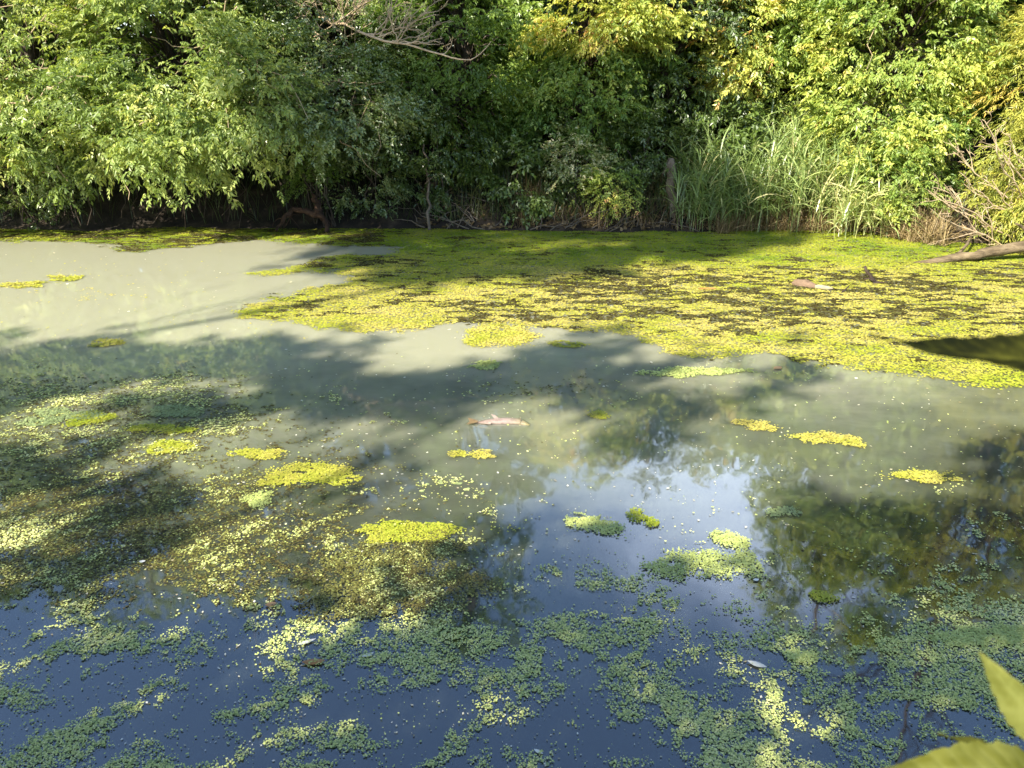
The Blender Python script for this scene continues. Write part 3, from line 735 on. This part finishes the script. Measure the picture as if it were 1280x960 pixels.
dens = 0.55 * low + blob(120, 640, 260, 110, 0.34) + blob(480, 700, 170, 60, 0.42) + blob(100, 520, 170, 60, 0.35) + blob(1180, 850, 150, 80, 0.45) \
    + blob(760, 750, 260, 70, 0.30) + blob(430, 560, 140, 60, 0.22) + blob(1150, 680, 190, 90, 0.30) + blob(860, 470, 160, 30, 0.25) + blob(300, 500, 260, 40, 0.2) + 0.10
dens = np.clip(dens, 0, 0.9) * sstep(418, 470, py)
scatter('drifting_duckweed', np.clip(blob(130, 365, 190, 60, 0.34) + blob(330, 425, 160, 25, 0.22), 0, 0.9) * sstep(440, 425, py), 'weed', 0.75, 0.12, (0.003, 0.007), 0.95, 0.6, ~inside(x, y, MATW))
print('fronds', scatter('scattered_duckweed', dens, 'green_weed', 0.66, 0.2, (0.004, 0.009)))
scatter_film(dens)
dens2 = np.clip(blob(120, 650, 310, 115, 1.15) + blob(470, 720, 190, 70, 0.6) + blob(160, 510, 230, 50, 0.75) + blob(690, 480, 90, 22, 0.6) + blob(420, 570, 90, 40, 0.45) + blob(1170, 690, 160, 80, 0.3) + blob(1230, 860, 110, 60, 0.4), 0, 1.15) * sstep(430, 470, py)
print('algae', scatter('pond_weed', dens2, 'algae', 0.64, 0.25, (0.002, 0.004), 1.15, 0.55))
# pale specks everywhere
s = 2600
px2 = rng.uniform(-20, 1300, s); py2 = 300 + 660 * rng.random(s) ** 0.9
Q = on_plane(px2, py2); dq = to_px(Q)[2]; Q[:, 2] = 0.004
keepm = ~inside(Q[:, 0], Q[:, 1], MATW)
Q = Q[keepm]; dq = dq[keepm]
v, f, t = flakes(Q, 0.0032 * dq / 3.2 * rng.uniform(0.3, 1.0, len(Q)) ** 1.5 * 1.5, 0.1, rng.uniform(0.0, 0.9, len(Q)), 4, 1.7)
tag(build('floating_specks', v, f, M['litter'], None, t), kind='stuff')

# ------------------------------------------------------------------ dead fish
def fish_mat():
    m, nt, out = new_mat('dead_fish_skin'); L = nt.links
    p = nt.nodes.new('ShaderNodeBsdfPrincipled')
    at = nt.nodes.new('ShaderNodeAttribute'); at.attribute_name = 'tint'
    c = ramp(nt, [(0.0, (0.17, 0.115, 0.05)), (0.18, (0.19, 0.14, 0.105)), (0.6, (0.26, 0.20, 0.17)), (0.82, (0.23, 0.19, 0.12)), (1.0, (0.20, 0.18, 0.06))], at.outputs['Fac'])
    n_ = noise(nt, 45, 4, 0.6)
    mx = nt.nodes.new('ShaderNodeMix'); mx.data_type = 'RGBA'; mx.blend_type = 'MULTIPLY'; mx.inputs[0].default_value = 1
    L.new(c, mx.inputs[6]); L.new(ramp(nt, [(0.3, (0.65, 0.6, 0.58)), (0.6, (1, 1, 1))], n_), mx.inputs[7])
    L.new(mx.outputs[2], p.inputs['Base Color'])
    p.inputs['Roughness'].default_value = 0.38
    L.new(p.outputs[0], out.inputs[0])
    return m
M['fish'] = fish_mat()
a = on_plane(588, 528); b = on_plane(664, 530)
fc = (a + b) / 2; FL = np.linalg.norm(b - a)
fish = thing('dead_fish', 'dead pinkish grey fish floating belly up in the murky water', 'fish', tuple(fc))
s = np.linspace(0, 1, 22)                           # 0 tail root .. 1 snout
prof = np.interp(s, [0, 0.08, 0.2, 0.4, 0.6, 0.78, 0.88, 0.96, 1], [0.010, 0.013, 0.024, 0.036, 0.040, 0.036, 0.030, 0.019, 0.005])
bend = 0.02 * np.sin(s * math.pi) - 0.03 * np.maximum(s - 0.8, 0) / 0.2
ang = np.arange(14) / 14 * 2 * math.pi
vx = fc[0] + (s - 0.46) * FL * 0.92
body = np.stack([np.broadcast_to(vx[:, None], (22, 14)),
                 fc[1] + bend[:, None] * 1.0 + prof[:, None] * np.cos(ang)[None] * 0.95,
                 0.004 + prof[:, None] * np.sin(ang)[None] * 0.62 - 0.012 * (s[:, None] > 0.82) * (s[:, None] - 0.82) / 0.18], -1)
mb = MB(); i = np.arange(21)[:, None] * 14 + np.arange(14)[None]; j = np.arange(21)[:, None] * 14 + (np.arange(14)[None] + 1) % 14
mb.add(body.reshape(-1, 3), np.stack([i, i + 14, j + 14, j], -1).reshape(-1, 4), np.repeat(0.15 + 0.85 * s, 14))
mb.build('body', M['fish'], fish, True)
def fin(name, pts, th, t):
    pts = np.asarray(pts, float); k = len(pts); m_ = MB()
    up = np.array([0, 0, th]) if np.ptp(pts[:, 2]) < 0.02 else np.array([0, th, 0])
    v = np.concatenate([pts + up, pts - up])
    m_.add(v, np.array([list(range(k))]), t); m_.add(v, np.array([list(range(2 * k - 1, k - 1, -1))]), t)
    q = np.arange(k); m_.add(v, np.stack([q, q + k, (q + 1) % k + k, (q + 1) % k], -1), t)
    return m_.build(name, M['fish'], fish)
tx = vx[0]; ty = fc[1]
fin('tail_fin', [(tx + 0.02, ty + 0.012, 0.014), (tx - 0.05, ty + 0.055, 0.016), (tx - 0.035, ty, 0.012), (tx - 0.055, ty - 0.045, 0.012), (tx + 0.02, ty - 0.012, 0.012)], 0.0015, 0.02)
mxp = fc[0] - 0.04
fin('belly_fin', [(mxp + 0.035, ty + 0.022, 0.020), (mxp + 0.005, ty + 0.045, 0.038), (mxp - 0.028, ty + 0.055, 0.045), (mxp - 0.005, ty + 0.03, 0.022)], 0.0015, 0.3)
fin('side_fin', [(mxp - 0.06, ty - 0.02, 0.028), (mxp - 0.02, ty - 0.045, 0.022), (mxp - 0.03, ty - 0.05, 0.014), (mxp - 0.10, ty - 0.03, 0.014)], 0.0015, 0.32)
g_ = MB()
gp = np.array([(vx[17], fc[1] + bend[17] + prof[17] * math.cos(q) * 0.99, 0.008 + prof[17] * math.sin(q) * 0.83) for q in np.linspace(0.1, math.pi - 0.1, 8)])
g_.tube(gp, 0.003, 0.003, 5, 0.9); g_.build('gill_cover', M['fish'], fish, True)

# ------------------------------------------------------------------ wood in the water
def put(name, label, cat, mb, mat, loc, group=None, smooth=True):
    o = mb.build(name, M[mat], None, smooth); place(o, loc); return tag(o, label, cat, group)
# big fallen log at the right
l0 = on_plane(1135, 330); l1 = np.array([9.2, 10.75, 0.32])
log = thing('fallen_log', 'long fallen log lying half in the duckweed at the right edge', 'log', tuple(l0))
mb = MB(); k = 30; tt = np.linspace(0, 1, k)[:, None]
pts = l0 + (l1 - l0) * tt + rng.normal(0, 0.02, (k, 3)); pts[:, 2] = -0.03 + 0.11 * np.minimum(tt[:, 0] * 3, 1) + 0.18 * tt[:, 0]
mb.tube(pts, 0, 0, 16, 0.5, 0.11, True, np.interp(tt[:, 0], [0, 0.1, 0.3, 1], [0.02, 0.045, 0.07, 0.11]))
mb.build('trunk', M['log'], log, True)
mb = MB(); p = pts[12]
mb.tube(curve(p + [0, -0.05, 0.05], p + [-0.35, -0.15, 0.32], 0.05, 6, 0.02), 0.03, 0.012, 7)
mb.build('branch_stub', M['log'], log, True)
mb = MB()
mb.tube(curve(on_plane(1195, 322) + [0, 0, 0.02], on_plane(1225, 300) + [0.1, 0.2, 0.18], 0.03, 5, 0.02), 0.022, 0.012, 6)
mb.build('branch_stub', M['log'], log, True)
# floating driftwood with pale end
c0 = on_plane(990, 355); c1 = on_plane(1022, 360); c2 = on_plane(1041, 363)
dw = thing('driftwood', 'short pinkish brown driftwood with a pale broken end lying in the mat', 'driftwood', tuple(c0))
mb = MB(); mb.tube(curve(c0, c1, 0.02, 7, 0.01), 0, 0, 9, 0.5, 0.10, True, [0.02, 0.055, 0.06, 0.055, 0.05, 0.045, 0.03]); mb.build('body', M['pink_wood'], dw, True)
mb = MB(); mb.tube(curve(c1 + [-0.03, 0, 0.015], c2 + [0, 0, 0.02], 0.0, 6, 0.01), 0, 0, 7, 0.5, 0.10, True, [0.02, 0.03, 0.032, 0.028, 0.02, 0.006]); mb.build('broken_end', M['pale_wood'], dw, True)
# stick poking out of the mat
c = on_plane(1091, 355); tip = at_y(1082, 338, c[1] + 0.05)
mb = MB(); mb.tube(curve(c + [0.08, 0, -0.05], tip + [-0.02, 0, 0.05], 0.0, 6, 0.02), 0.030, 0.014, 7, 0.5, 0.08)
mb.tube(curve(c + [0.02, 0, 0.02], c + [-0.10, 0.03, 0.05], 0.02, 5, 0.02), 0.012, 0.006, 6)
mb.tube(curve(c + [-0.10, 0.03, 0.05], c + [-0.12, 0.03, 0.11], 0.0, 4, 0.02), 0.007, 0.004, 5)
mb.tube(curve(c + [0.0, 0, 0.01], c + [0.16, -0.03, 0.02], 0.01, 5, 0.02), 0.016, 0.006, 6)
put('stick', 'dark forked stick poking up out of the duckweed mat', 'stick', mb, 'dark_wood', tuple(c))
c = on_plane(1057, 366); mb = MB(); mb.tube(curve(c + [-0.05, 0, -0.01], c + [0.05, 0.05, 0.07], 0.0, 4, 0.03), 0.012, 0.006, 6)
put('stick', 'tiny dark twig end just right of the driftwood', 'stick', mb, 'dark_wood', tuple(c))
# rotten root at the left
a = at_y(345, 288, 12.1); b = at_y(365, 262, 12.35); c = at_y(398, 268, 12.3); d = at_y(410, 290, 12.1); e = at_y(390, 242, 12.45)
root = thing('rotten_root', 'rust brown rotten root arching out of the dark hollow at the left bank', 'root', tuple(a))
mb = MB(); key = np.array([a, (a + b) / 2 + [0.02, 0, 0.04], b, (b + c) / 2 + [0, 0, 0.02], c, (c + d) / 2 + [0.05, 0, 0.02], d])
tq = np.linspace(0, 6, 22); pts = np.stack([np.interp(tq, np.arange(7), key[:, q]) for q in range(3)], -1) + rng.normal(0, 0.012, (22, 3))
mb.tube(pts, 0, 0, 9, 0.5, 0.25, True, np.interp(tq, [0, 1, 2, 4, 5, 6], [0.02, 0.03, 0.04, 0.055, 0.035, 0.02])); mb.build('arch', M['rust'], root, True)
mb = MB(); mb.tube(curve(c, e, 0.0, 10, 0.03, 0.04), 0, 0, 9, 0.5, 0.22, True, [0.06, 0.07, 0.06, 0.055, 0.06, 0.05, 0.05, 0.04, 0.03, 0.012]); mb.build('stump', M['rust'], root, True)
mb = MB()
for q in range(7):
    st_ = pts[rng.integers(3, 18)]; mb.tube(curve(st_, st_ + [rng.normal(0, 0.25), rng.normal(-0.05, 0.05), -rng.uniform(0.1, 0.35)], 0.05, 6, 0.03), 0.012, 0.004, 5, 0.5, 0.1, False)
tag(mb.build('rootlets', M['rust'], root, True), kind='stuff')
# weathered stump among the reeds
a = at_y(846, 240, 12.6); b = at_y(840, 198, 12.65)
mb = MB(); mb.tube(curve(a - [0, 0, 0.5], b, 0.0, 9, 0.02), 0, 0, 10, 0.5, 0.16, True, [0.11, 0.105, 0.10, 0.10, 0.09, 0.085, 0.08, 0.085, 0.04])
mb.tube(curve(b - [0.02, 0, 0.08], at_y(828, 218, 12.6), 0.02, 5, 0.02), 0.03, 0.02, 6)
put('stump', 'weathered grey brown stump standing at the left end of the reeds', 'stump', mb, 'stump_wood', tuple(a))
# thin pale trunk rising from the water, left of centre
a = at_y(534, 290, 12.25); b = at_y(530, 180, 12.6)
mb = MB(); mb.tube(curve(a - [0, 0, 0.1], b, 0.0, 12, 0.015, 0.05), 0.028, 0.012, 7, 0.5, 0.12)
mb.tube(curve(a + (b - a) * 0.55, at_y(556, 218, 12.4), 0.05, 6, 0.03), 0.010, 0.004, 5)
put('dead_sapling', 'thin pale dead trunk rising from the waterline left of centre', 'dead sapling', mb, 'stump_wood', tuple(a))

# ------------------------------------------------------------------ dead branches
def branchy(mb, p0, p1, r, depth, n_side, sag=0.0, spread=0.5, up=0.25, ratio=0.5):
    pts = curve(p0, p1, sag, 8, 0.015, rng.normal(0, 0.05))
    mb.tube(pts, r, max(r * 0.35, 0.003), 5, rng.uniform(0.3, 0.8), 0, False)
    if depth == 0: return
    d = pts[-1] - pts[0]; L = np.linalg.norm(d); d = d / L
    for _ in range(n_side):
        f = rng.uniform(0.25, 0.98); q = f * 7; k = min(int(q), 6); a = pts[k] + (pts[k + 1] - pts[k]) * (q - k)
        dd = unit(d + rng.standard_normal(3) * spread + [0, 0, up]); l = L * ratio * rng.uniform(0.5, 1.1) * (1.15 - 0.5 * f)
        branchy(mb, a, a + dd * l, r * 0.5, depth - 1, max(2, n_side // 2), l * 0.08, spread, up, ratio)
mb = MB(); o = at_y(440, -20, 12.5)
hub = at_y(455, 42, 12.0); elbow = at_y(508, 55, 11.7); tip1 = at_y(552, 68, 11.55); tip2 = at_y(614, 52, 11.5)
mb.tube(np.concatenate([curve(at_y(395, 20, 13.2), hub, 0.0, 6, 0.02), curve(hub, elbow, -0.03, 5, 0.01)[1:], curve(elbow, tip1, 0.0, 5, 0.01)[1:], curve(tip1, at_y(588, 75, 11.5), -0.02, 4)[1:], curve(at_y(588, 75, 11.5), tip2, -0.03, 5)[1:]]), 0.022, 0.005, 6, 0.7, 0, False)
for (px_, py_) in [(545, 18), (560, 5), (540, 40), (528, 8), (515, 20), (500, -5), (535, 28), (552, 30), (545, 50), (480, -10), (490, 5), (520, -15)]:
    f = rng.random(); a = hub + (elbow - hub) * f
    branchy(mb, a, at_y(px_, py_, 11.8 + rng.normal(0, 0.12)), 0.010, 2, 4, -0.03, 0.35, 0.15, 0.42)
branchy(mb, tip1, at_y(566, 45, 11.5), 0.008, 1, 3, -0.03)
branchy(mb, elbow, at_y(550, 56, 11.6), 0.009, 1, 3, 0.02)
put('dead_branch', 'bare pale dead branch spreading like a fan above the centre left trees', 'branch', mb, 'twig', tuple(hub), 'dead branches')
mb = MB()
for i in range(16):
    a = at_y(rng.uniform(385, 440), rng.uniform(30, 60), 12.6); b = at_y(rng.uniform(350, 500), rng.uniform(-30, 25), 12.2)
    branchy(mb, a, b, 0.009, 2, 4, 0.0, 0.5, 0.2, 0.4)
put('dead_branch', 'tangle of fine brown twigs at the top edge left of the fan branch', 'branch', mb, 'twig', tuple(at_y(410, 45, 12.6)), 'dead branches')
mb = MB()
for (p, q) in [((1290, 262), (1195, 192)), ((1290, 300), (1160, 238)), ((1300, 240), (1230, 150)), ((1290, 312), (1162, 260)), ((1295, 275), (1205, 230)), ((1290, 255), (1245, 190)), ((1270, 300), (1180, 230)), ((1300, 290), (1240, 225)), ((1310, 250), (1262, 170)), ((1290, 320), (1215, 285))]:
    branchy(mb, at_y(*p, 11.0), at_y(*q, 10.9 + rng.normal(0, 0.25)), 0.014, 2, 5, -0.08, 0.42, 0.2, 0.42)
put('dead_branch', 'bare tan brush curving up out of the willow at the right edge', 'branch', mb, 'twig', tuple(at_y(1300, 300, 11.0)), 'dead branches')
mb = MB()
for (p, q) in [((-10, 165), (30, 130)), ((-10, 110), (60, 85)), ((-20, 150), (22, 168)), ((20, 60), (70, 10)), ((-10, 190), (60, 150)), ((5, 100), (90, 100))]:
    branchy(mb, at_y(*p, 12.2), at_y(*q, 11.6), 0.012, 2, 3, 0.05, 0.4, 0.1, 0.4)
put('dead_branch', 'crooked bare twigs at the left edge of the overhanging tree', 'branch', mb, 'twig', tuple(at_y(-10, 150, 12.2)), 'dead branches')
mb = MB()
for i in range(18):
    p_ = rng.uniform(20, 300); a = at_y(p_, rng.uniform(262, 290), 11.9 + rng.normal(0, 0.15)); b = at_y(p_ + rng.normal(0, 14), rng.uniform(195, 245), 12.0)
    mb.tube(curve(a, b, 0, 5, 0.03), 0.006, 0.004, 4, rng.uniform(0.2, 0.8), 0, False)
put('hanging_twigs', 'thin dead stems hanging to the water under the left trees', 'twigs', mb, 'dark_wood', tuple(at_y(150, 270, 11.9)))
# fallen twigs on the mud
mb = MB()
for i in range(120):
    p_ = rng.uniform(430, 1230); x_ = (p_ - 640) / 1000 * 11.6; y_ = float(shore_far(x_)) + rng.uniform(-0.15, 0.5)
    z_ = max(float(ground_z(x_, y_)), 0) + 0.03; an = rng.uniform(0, math.pi); l = rng.uniform(0.2, 0.8)
    mb.tube(curve((x_, y_, z_), (x_ + math.cos(an) * l, y_ + math.sin(an) * l * 0.5, z_ + rng.uniform(0, 0.35)), 0.03, 5, 0.03), rng.uniform(0.004, 0.012), 0.003, 4, rng.uniform(0.1, 0.8), 0, False)
o = mb.build('fallen_twigs', M['stump_wood'], None, True); tag(o, kind='stuff')
# bare tall tree at the right: its crown shows only as a reflection at the lower right
bt = thing('bare_tree', 'tall bare tree at the right whose dark branches mirror in the water', 'tree', (9.4, 15.0, float(ground_z(9.4, 15.0))), FAR)
mb = MB(); tp = curve((9.4, 15.0, float(ground_z(9.4, 15)) - 0.2), (9.2, 14.6, 13.2), 0, 10, 0.012); mb.tube(tp, 0.12, 0.035, 9, 0.4, 0.05); mb.build('trunk', M['bark'], bt, True)
mb = MB()
for i in range(16):
    a = tp[rng.integers(6, 10)]
    branchy(mb, a, a + np.array([rng.normal(0, 1.5), rng.normal(-0.4, 0.8), rng.uniform(0.5, 2.6)]), 0.026, 2, 6, 0.05, 0.5, 0.15, 0.5)
tag(mb.build('limbs', M['dark_wood'], bt, True), kind='stuff')

# ------------------------------------------------------------------ small floating things
def small_leaf(label, px, py, L, W, az, mat='litter', t=0.7, name='fallen_leaf', curl=0.10):
    c = on_plane(px, py); k = 6; s = np.linspace(0, 1, k); w = np.sin(np.clip(s, 0.03, 0.97) * math.pi) ** 0.8 * W / 2
    d = np.array([math.cos(az), math.sin(az), 0]); e = np.array([-d[1], d[0], 0])
    mid = c + d * ((s - 0.5) * L)[:, None]; mid[:, 2] = 0.005 + curl * L * (s - 0.5) ** 2
    v = np.concatenate([mid - e * w[:, None] + [0, 0, W * 0.08], mid, mid + e * w[:, None] + [0, 0, W * 0.08]])
    i = np.arange(k - 1); f = np.concatenate([np.stack([i, i + 1, i + k + 1, i + k], -1), np.stack([i + k, i + k + 1, i + 2 * k + 1, i + 2 * k], -1)])
    o = build(name, v, f, M[mat], None, np.full(len(v), t), True); place(o, tuple(c)); tag(o, label, 'leaf', 'dead leaves floating on the pond')
small_leaf('pale curled leaf on the blue water, right of centre near the bottom', 946, 832, 0.075, 0.03, -0.5, t=0.8)
small_leaf('grey white sliver curved on the blue water, lower left', 383, 804, 0.08, 0.02, 0.5, t=0.9)
small_leaf('brown leaf just below the grey white sliver', 392, 829, 0.09, 0.035, 0.1, 'dry_leaf', 0.35)
small_leaf('white petal like leaf in the dark weed at the left', 178, 703, 0.03, 0.02, 0.2, t=1.0)
small_leaf('pinkish leaf above the grey white sliver', 339, 757, 0.05, 0.035, 0.3, 'dry_leaf', 0.6)
small_leaf('orange leaf resting on the mat below the reeds', 884, 362, 0.2, 0.09, 0.1, 'dry_leaf', 0.45)
small_leaf('tan leaf on the front edge of the mat, right of centre', 972, 461, 0.09, 0.06, 0.6, 'dry_leaf', 0.7)
small_leaf('pale leaf at the bottom edge, right of centre', 673, 941, 0.035, 0.015, -0.6, t=0.9)
small_leaf('white shard by the brown flecked mass, lower left', 460, 820, 0.05, 0.02, 0.5, t=0.85)
small_leaf('white leaf on the right shoulder of the ragged raft', 945, 726, 0.03, 0.02, 0.3, t=1.0)

# ------------------------------------------------------------------ plants right in front of the camera
def near_leaf(name, base, tip, W, normal, root, t, bend=0.0, label=None, prof=None):
    base = np.asarray(base, float); tip = np.asarray(tip, float); k = 70; s = np.linspace(0, 1, k); q = np.linspace(-1, 1, 13)
    ax = tip - base; L = np.linalg.norm(ax); ax = ax / L; nrm = unit(np.asarray(normal, float)); sd = unit(np.cross(ax, nrm)); nrm = np.cross(sd, ax)
    w = np.interp(s, *(prof or ([0, 0.05, 0.2, 0.4, 0.6, 0.8, 0.92, 1], [0.08, 0.25, 0.78, 1, 0.9, 0.5, 0.2, 0.02]))) * W / 2
    w = w * (1 + 0.05 * np.sin(s * 60) + 0.03 * np.sin(s * 131))
    mid = base + ax * (s * L)[:, None] + nrm * (bend * L * np.sin(s * math.pi))[:, None] + sd * (0.04 * W * np.sin(s * 5))[:, None]
    v = mid[:, None] + sd * (q[None] * w[:, None])[..., None] + nrm * ((0.20 * np.abs(q)[None] ** 1.3 * w[:, None]) + 0.035 * W * np.sin(s[:, None] * 17 + q[None] * 2) * np.abs(q)[None])[..., None]
    ph = (s[:, None] * L - np.abs(q)[None] * w[:, None] * 1.1) / (L / 11.0)
    vein = np.exp(-((ph - np.round(ph)) / 0.11) ** 2) * (np.abs(q)[None] < 0.92)
    v = v - nrm * (0.012 * W * vein)[..., None]
    blot = fbm(s[:, None] * 9 + q[None] * 0, q[None] * 2.5 + s[:, None] * 0, int(t * 91) + 3, 4) - 0.5
    tt = t + 0.12 * vein + 0.16 * np.exp(-(q[None] / 0.10) ** 2) + 0.5 * blot
    i = np.arange(k - 1)[:, None] * 13 + np.arange(12)[None]
    f = np.stack([i, i + 1, i + 14, i + 13], -1).reshape(-1, 4)
    o = build(name, v.reshape(-1, 3), f, M['near_leaf'], None, np.clip(tt, 0, 1).ravel(), True); hang(o, root)
    if label: o['label'] = label
    return o
nb = thing('near_willow', 'narrow leaf, coloured dark for shade, of a near twig reaching in from the right edge', 'plant', (0.62, 0.1, float(ground_z(0.62, 0.1))))
base = at_depth(1420, 452, 0.40); tip = at_depth(1086, 417, 0.42)  # lowest tint below: the shade on this leaf is put into its colour
near_leaf('leaf', base, tip, 0.040, at_depth(1200, -600, 0.4) - at_depth(1200, 440, 0.4) + CF * -0.25, nb, 0.0, -0.05, None,
          ([0, 0.1, 0.3, 0.5, 0.62, 0.75, 0.9, 1], [0.2, 0.7, 1, 0.95, 0.7, 0.32, 0.14, 0.05]))
mb = MB(); st = np.array([0.62, 0.1, float(ground_z(0.62, 0.1)) - 0.1])
mb.tube(np.concatenate([curve(st, base + [0.06, 0, -0.02], 0.0, 8, 0.01, 0.05), [base]]), 0.006, 0.002, 6); mb.build('stem', M['bark'], nb, True)
nb = thing('near_bush', 'blurred yellow green broad leaves at the lower right corner beside the camera', 'plant', (0.42, 0.25, float(ground_z(0.42, 0.25))))
near_leaf('leaf', at_depth(1345, 1004, 0.52), at_depth(1096, 960, 0.46), 0.040, (-0.3, -0.35, 0.9), nb, 0.62, 0.08)
near_leaf('leaf', at_depth(1340, 995, 0.50), at_depth(1172, 916, 0.52), 0.030, (0.3, 0.2, 0.8), nb, 0.25, 0.03)
near_leaf('leaf', at_depth(1345, 960, 0.46), at_depth(1226, 813, 0.44), 0.026, (-0.5, -0.7, 0.3), nb, 0.8, 0.05)
mb = MB(); st = np.array([0.42, 0.25, float(ground_z(0.42, 0.25)) - 0.1]); e = at_depth(1345, 990, 0.52)
mb.tube(curve(st, e, 0.0, 8, 0.01), 0.008, 0.003, 6); mb.build('stem', M['bark'], nb, True)

# ------------------------------------------------------------------ trees on the near bank, behind the camera: unseen, crowns shaped to place sun and shade
NEAR = 'trees on the near bank behind the camera'
GAPS = [(at_depth(1190, 945, 0.5), 0.42), (at_depth(1250, 850, 0.5), 0.30), (on_plane(628, 528), 0.42), (on_plane(944, 531), 0.42), (on_plane(1035, 550), 0.45), (on_plane(617, 419), 0.75), (on_plane(345, 566), 0.36),
        (on_plane(218, 558), 0.34), (on_plane(395, 594), 0.36), (on_plane(1150, 597), 0.42), (on_plane(596, 568), 0.3), (on_plane(520, 664), 0.42), (on_plane(440, 668), 0.3), (on_plane(460, 528), 0.30), (on_plane(520, 448), 0.45),
        (on_plane(680, 590), 0.46), (on_plane(350, 518), 0.24), (on_plane(130, 525), 0.40), (on_plane(40, 520), 0.36), (on_plane(160, 765), 0.22), (on_plane(20, 835), 0.20), (on_plane(320, 850), 0.16), (on_plane(1032, 748), 0.2), (on_plane(1240, 800), 0.2),
        (on_plane(700, 715), 0.18), (on_plane(790, 780), 0.2), (on_plane(660, 890), 0.16), (on_plane(1000, 905), 0.16), (on_plane(560, 900), 0.15), (on_plane(190, 900), 0.16), (on_plane(870, 850), 0.14), (on_plane(420, 930), 0.13), (on_plane(860, 470), 0.35), (on_plane(750, 520), 0.2)]
def shade_tree(label, x, y, h, lobes, r=0.055):
    tree('shade_tree', label, 'tree', (x, y), (x, y, h), lobes, 'shade', 'fresh', sprays=38, blen=0.6, size=0.85, tone=0.5, group=NEAR, r=r, limbs=14, limb_r=0.009, wide=0.32, thick=0.15, back=1.0, gaps=GAPS)
shade_tree('near bank tree left of the camera, first of the row behind', -13.0, -2.2, 9.2, [(-13.0, -2.1, 8.9, 1.5, 0.45, 0.5, 28), (-13.2, -2.2, 3.6, 2.0, 0.9, 1.1, 60), (-13.2, -2.2, 6.6, 1.5, 0.6, 0.7, 8)])
shade_tree('near bank tree left of the camera, second of the row behind', -10.2, -2.3, 9.3, [(-10.2, -2.2, 9.0, 1.5, 0.45, 0.45, 25), (-9.8, -2.2, 3.6, 1.9, 0.9, 1.0, 50), (-9.8, -2.2, 6.4, 1.5, 0.6, 0.8, 8)])
shade_tree('near bank tree left of the camera, third of the row behind', -7.4, -2.2, 9.2, [(-7.5, -2.1, 8.9, 1.3, 0.45, 0.45, 20), (-6.7, -2.1, 3.5, 1.6, 0.9, 1.0, 46), (-6.6, -2.1, 6.4, 1.4, 0.6, 0.8, 6)])
shade_tree('near bank tree close behind the camera', -4.8, -2.2, 5.2, [(-4.7, -2.1, 3.7, 1.2, 0.9, 1.0, 36), (-2.9, -2.1, 3.4, 0.7, 0.7, 0.6, 20), (-3.8, -2.1, 5.0, 0.7, 0.4, 0.4, 16), (-2.3, -2.1, 6.4, 1.6, 0.3, 0.35, 22)])
shade_tree('very tall high crowned tree far to the left behind the camera', -13.6, -3.0, 19.0, [(-13.7, -2.4, 16.5, 2.8, 1.8, 1.9, 90)], 0.10)
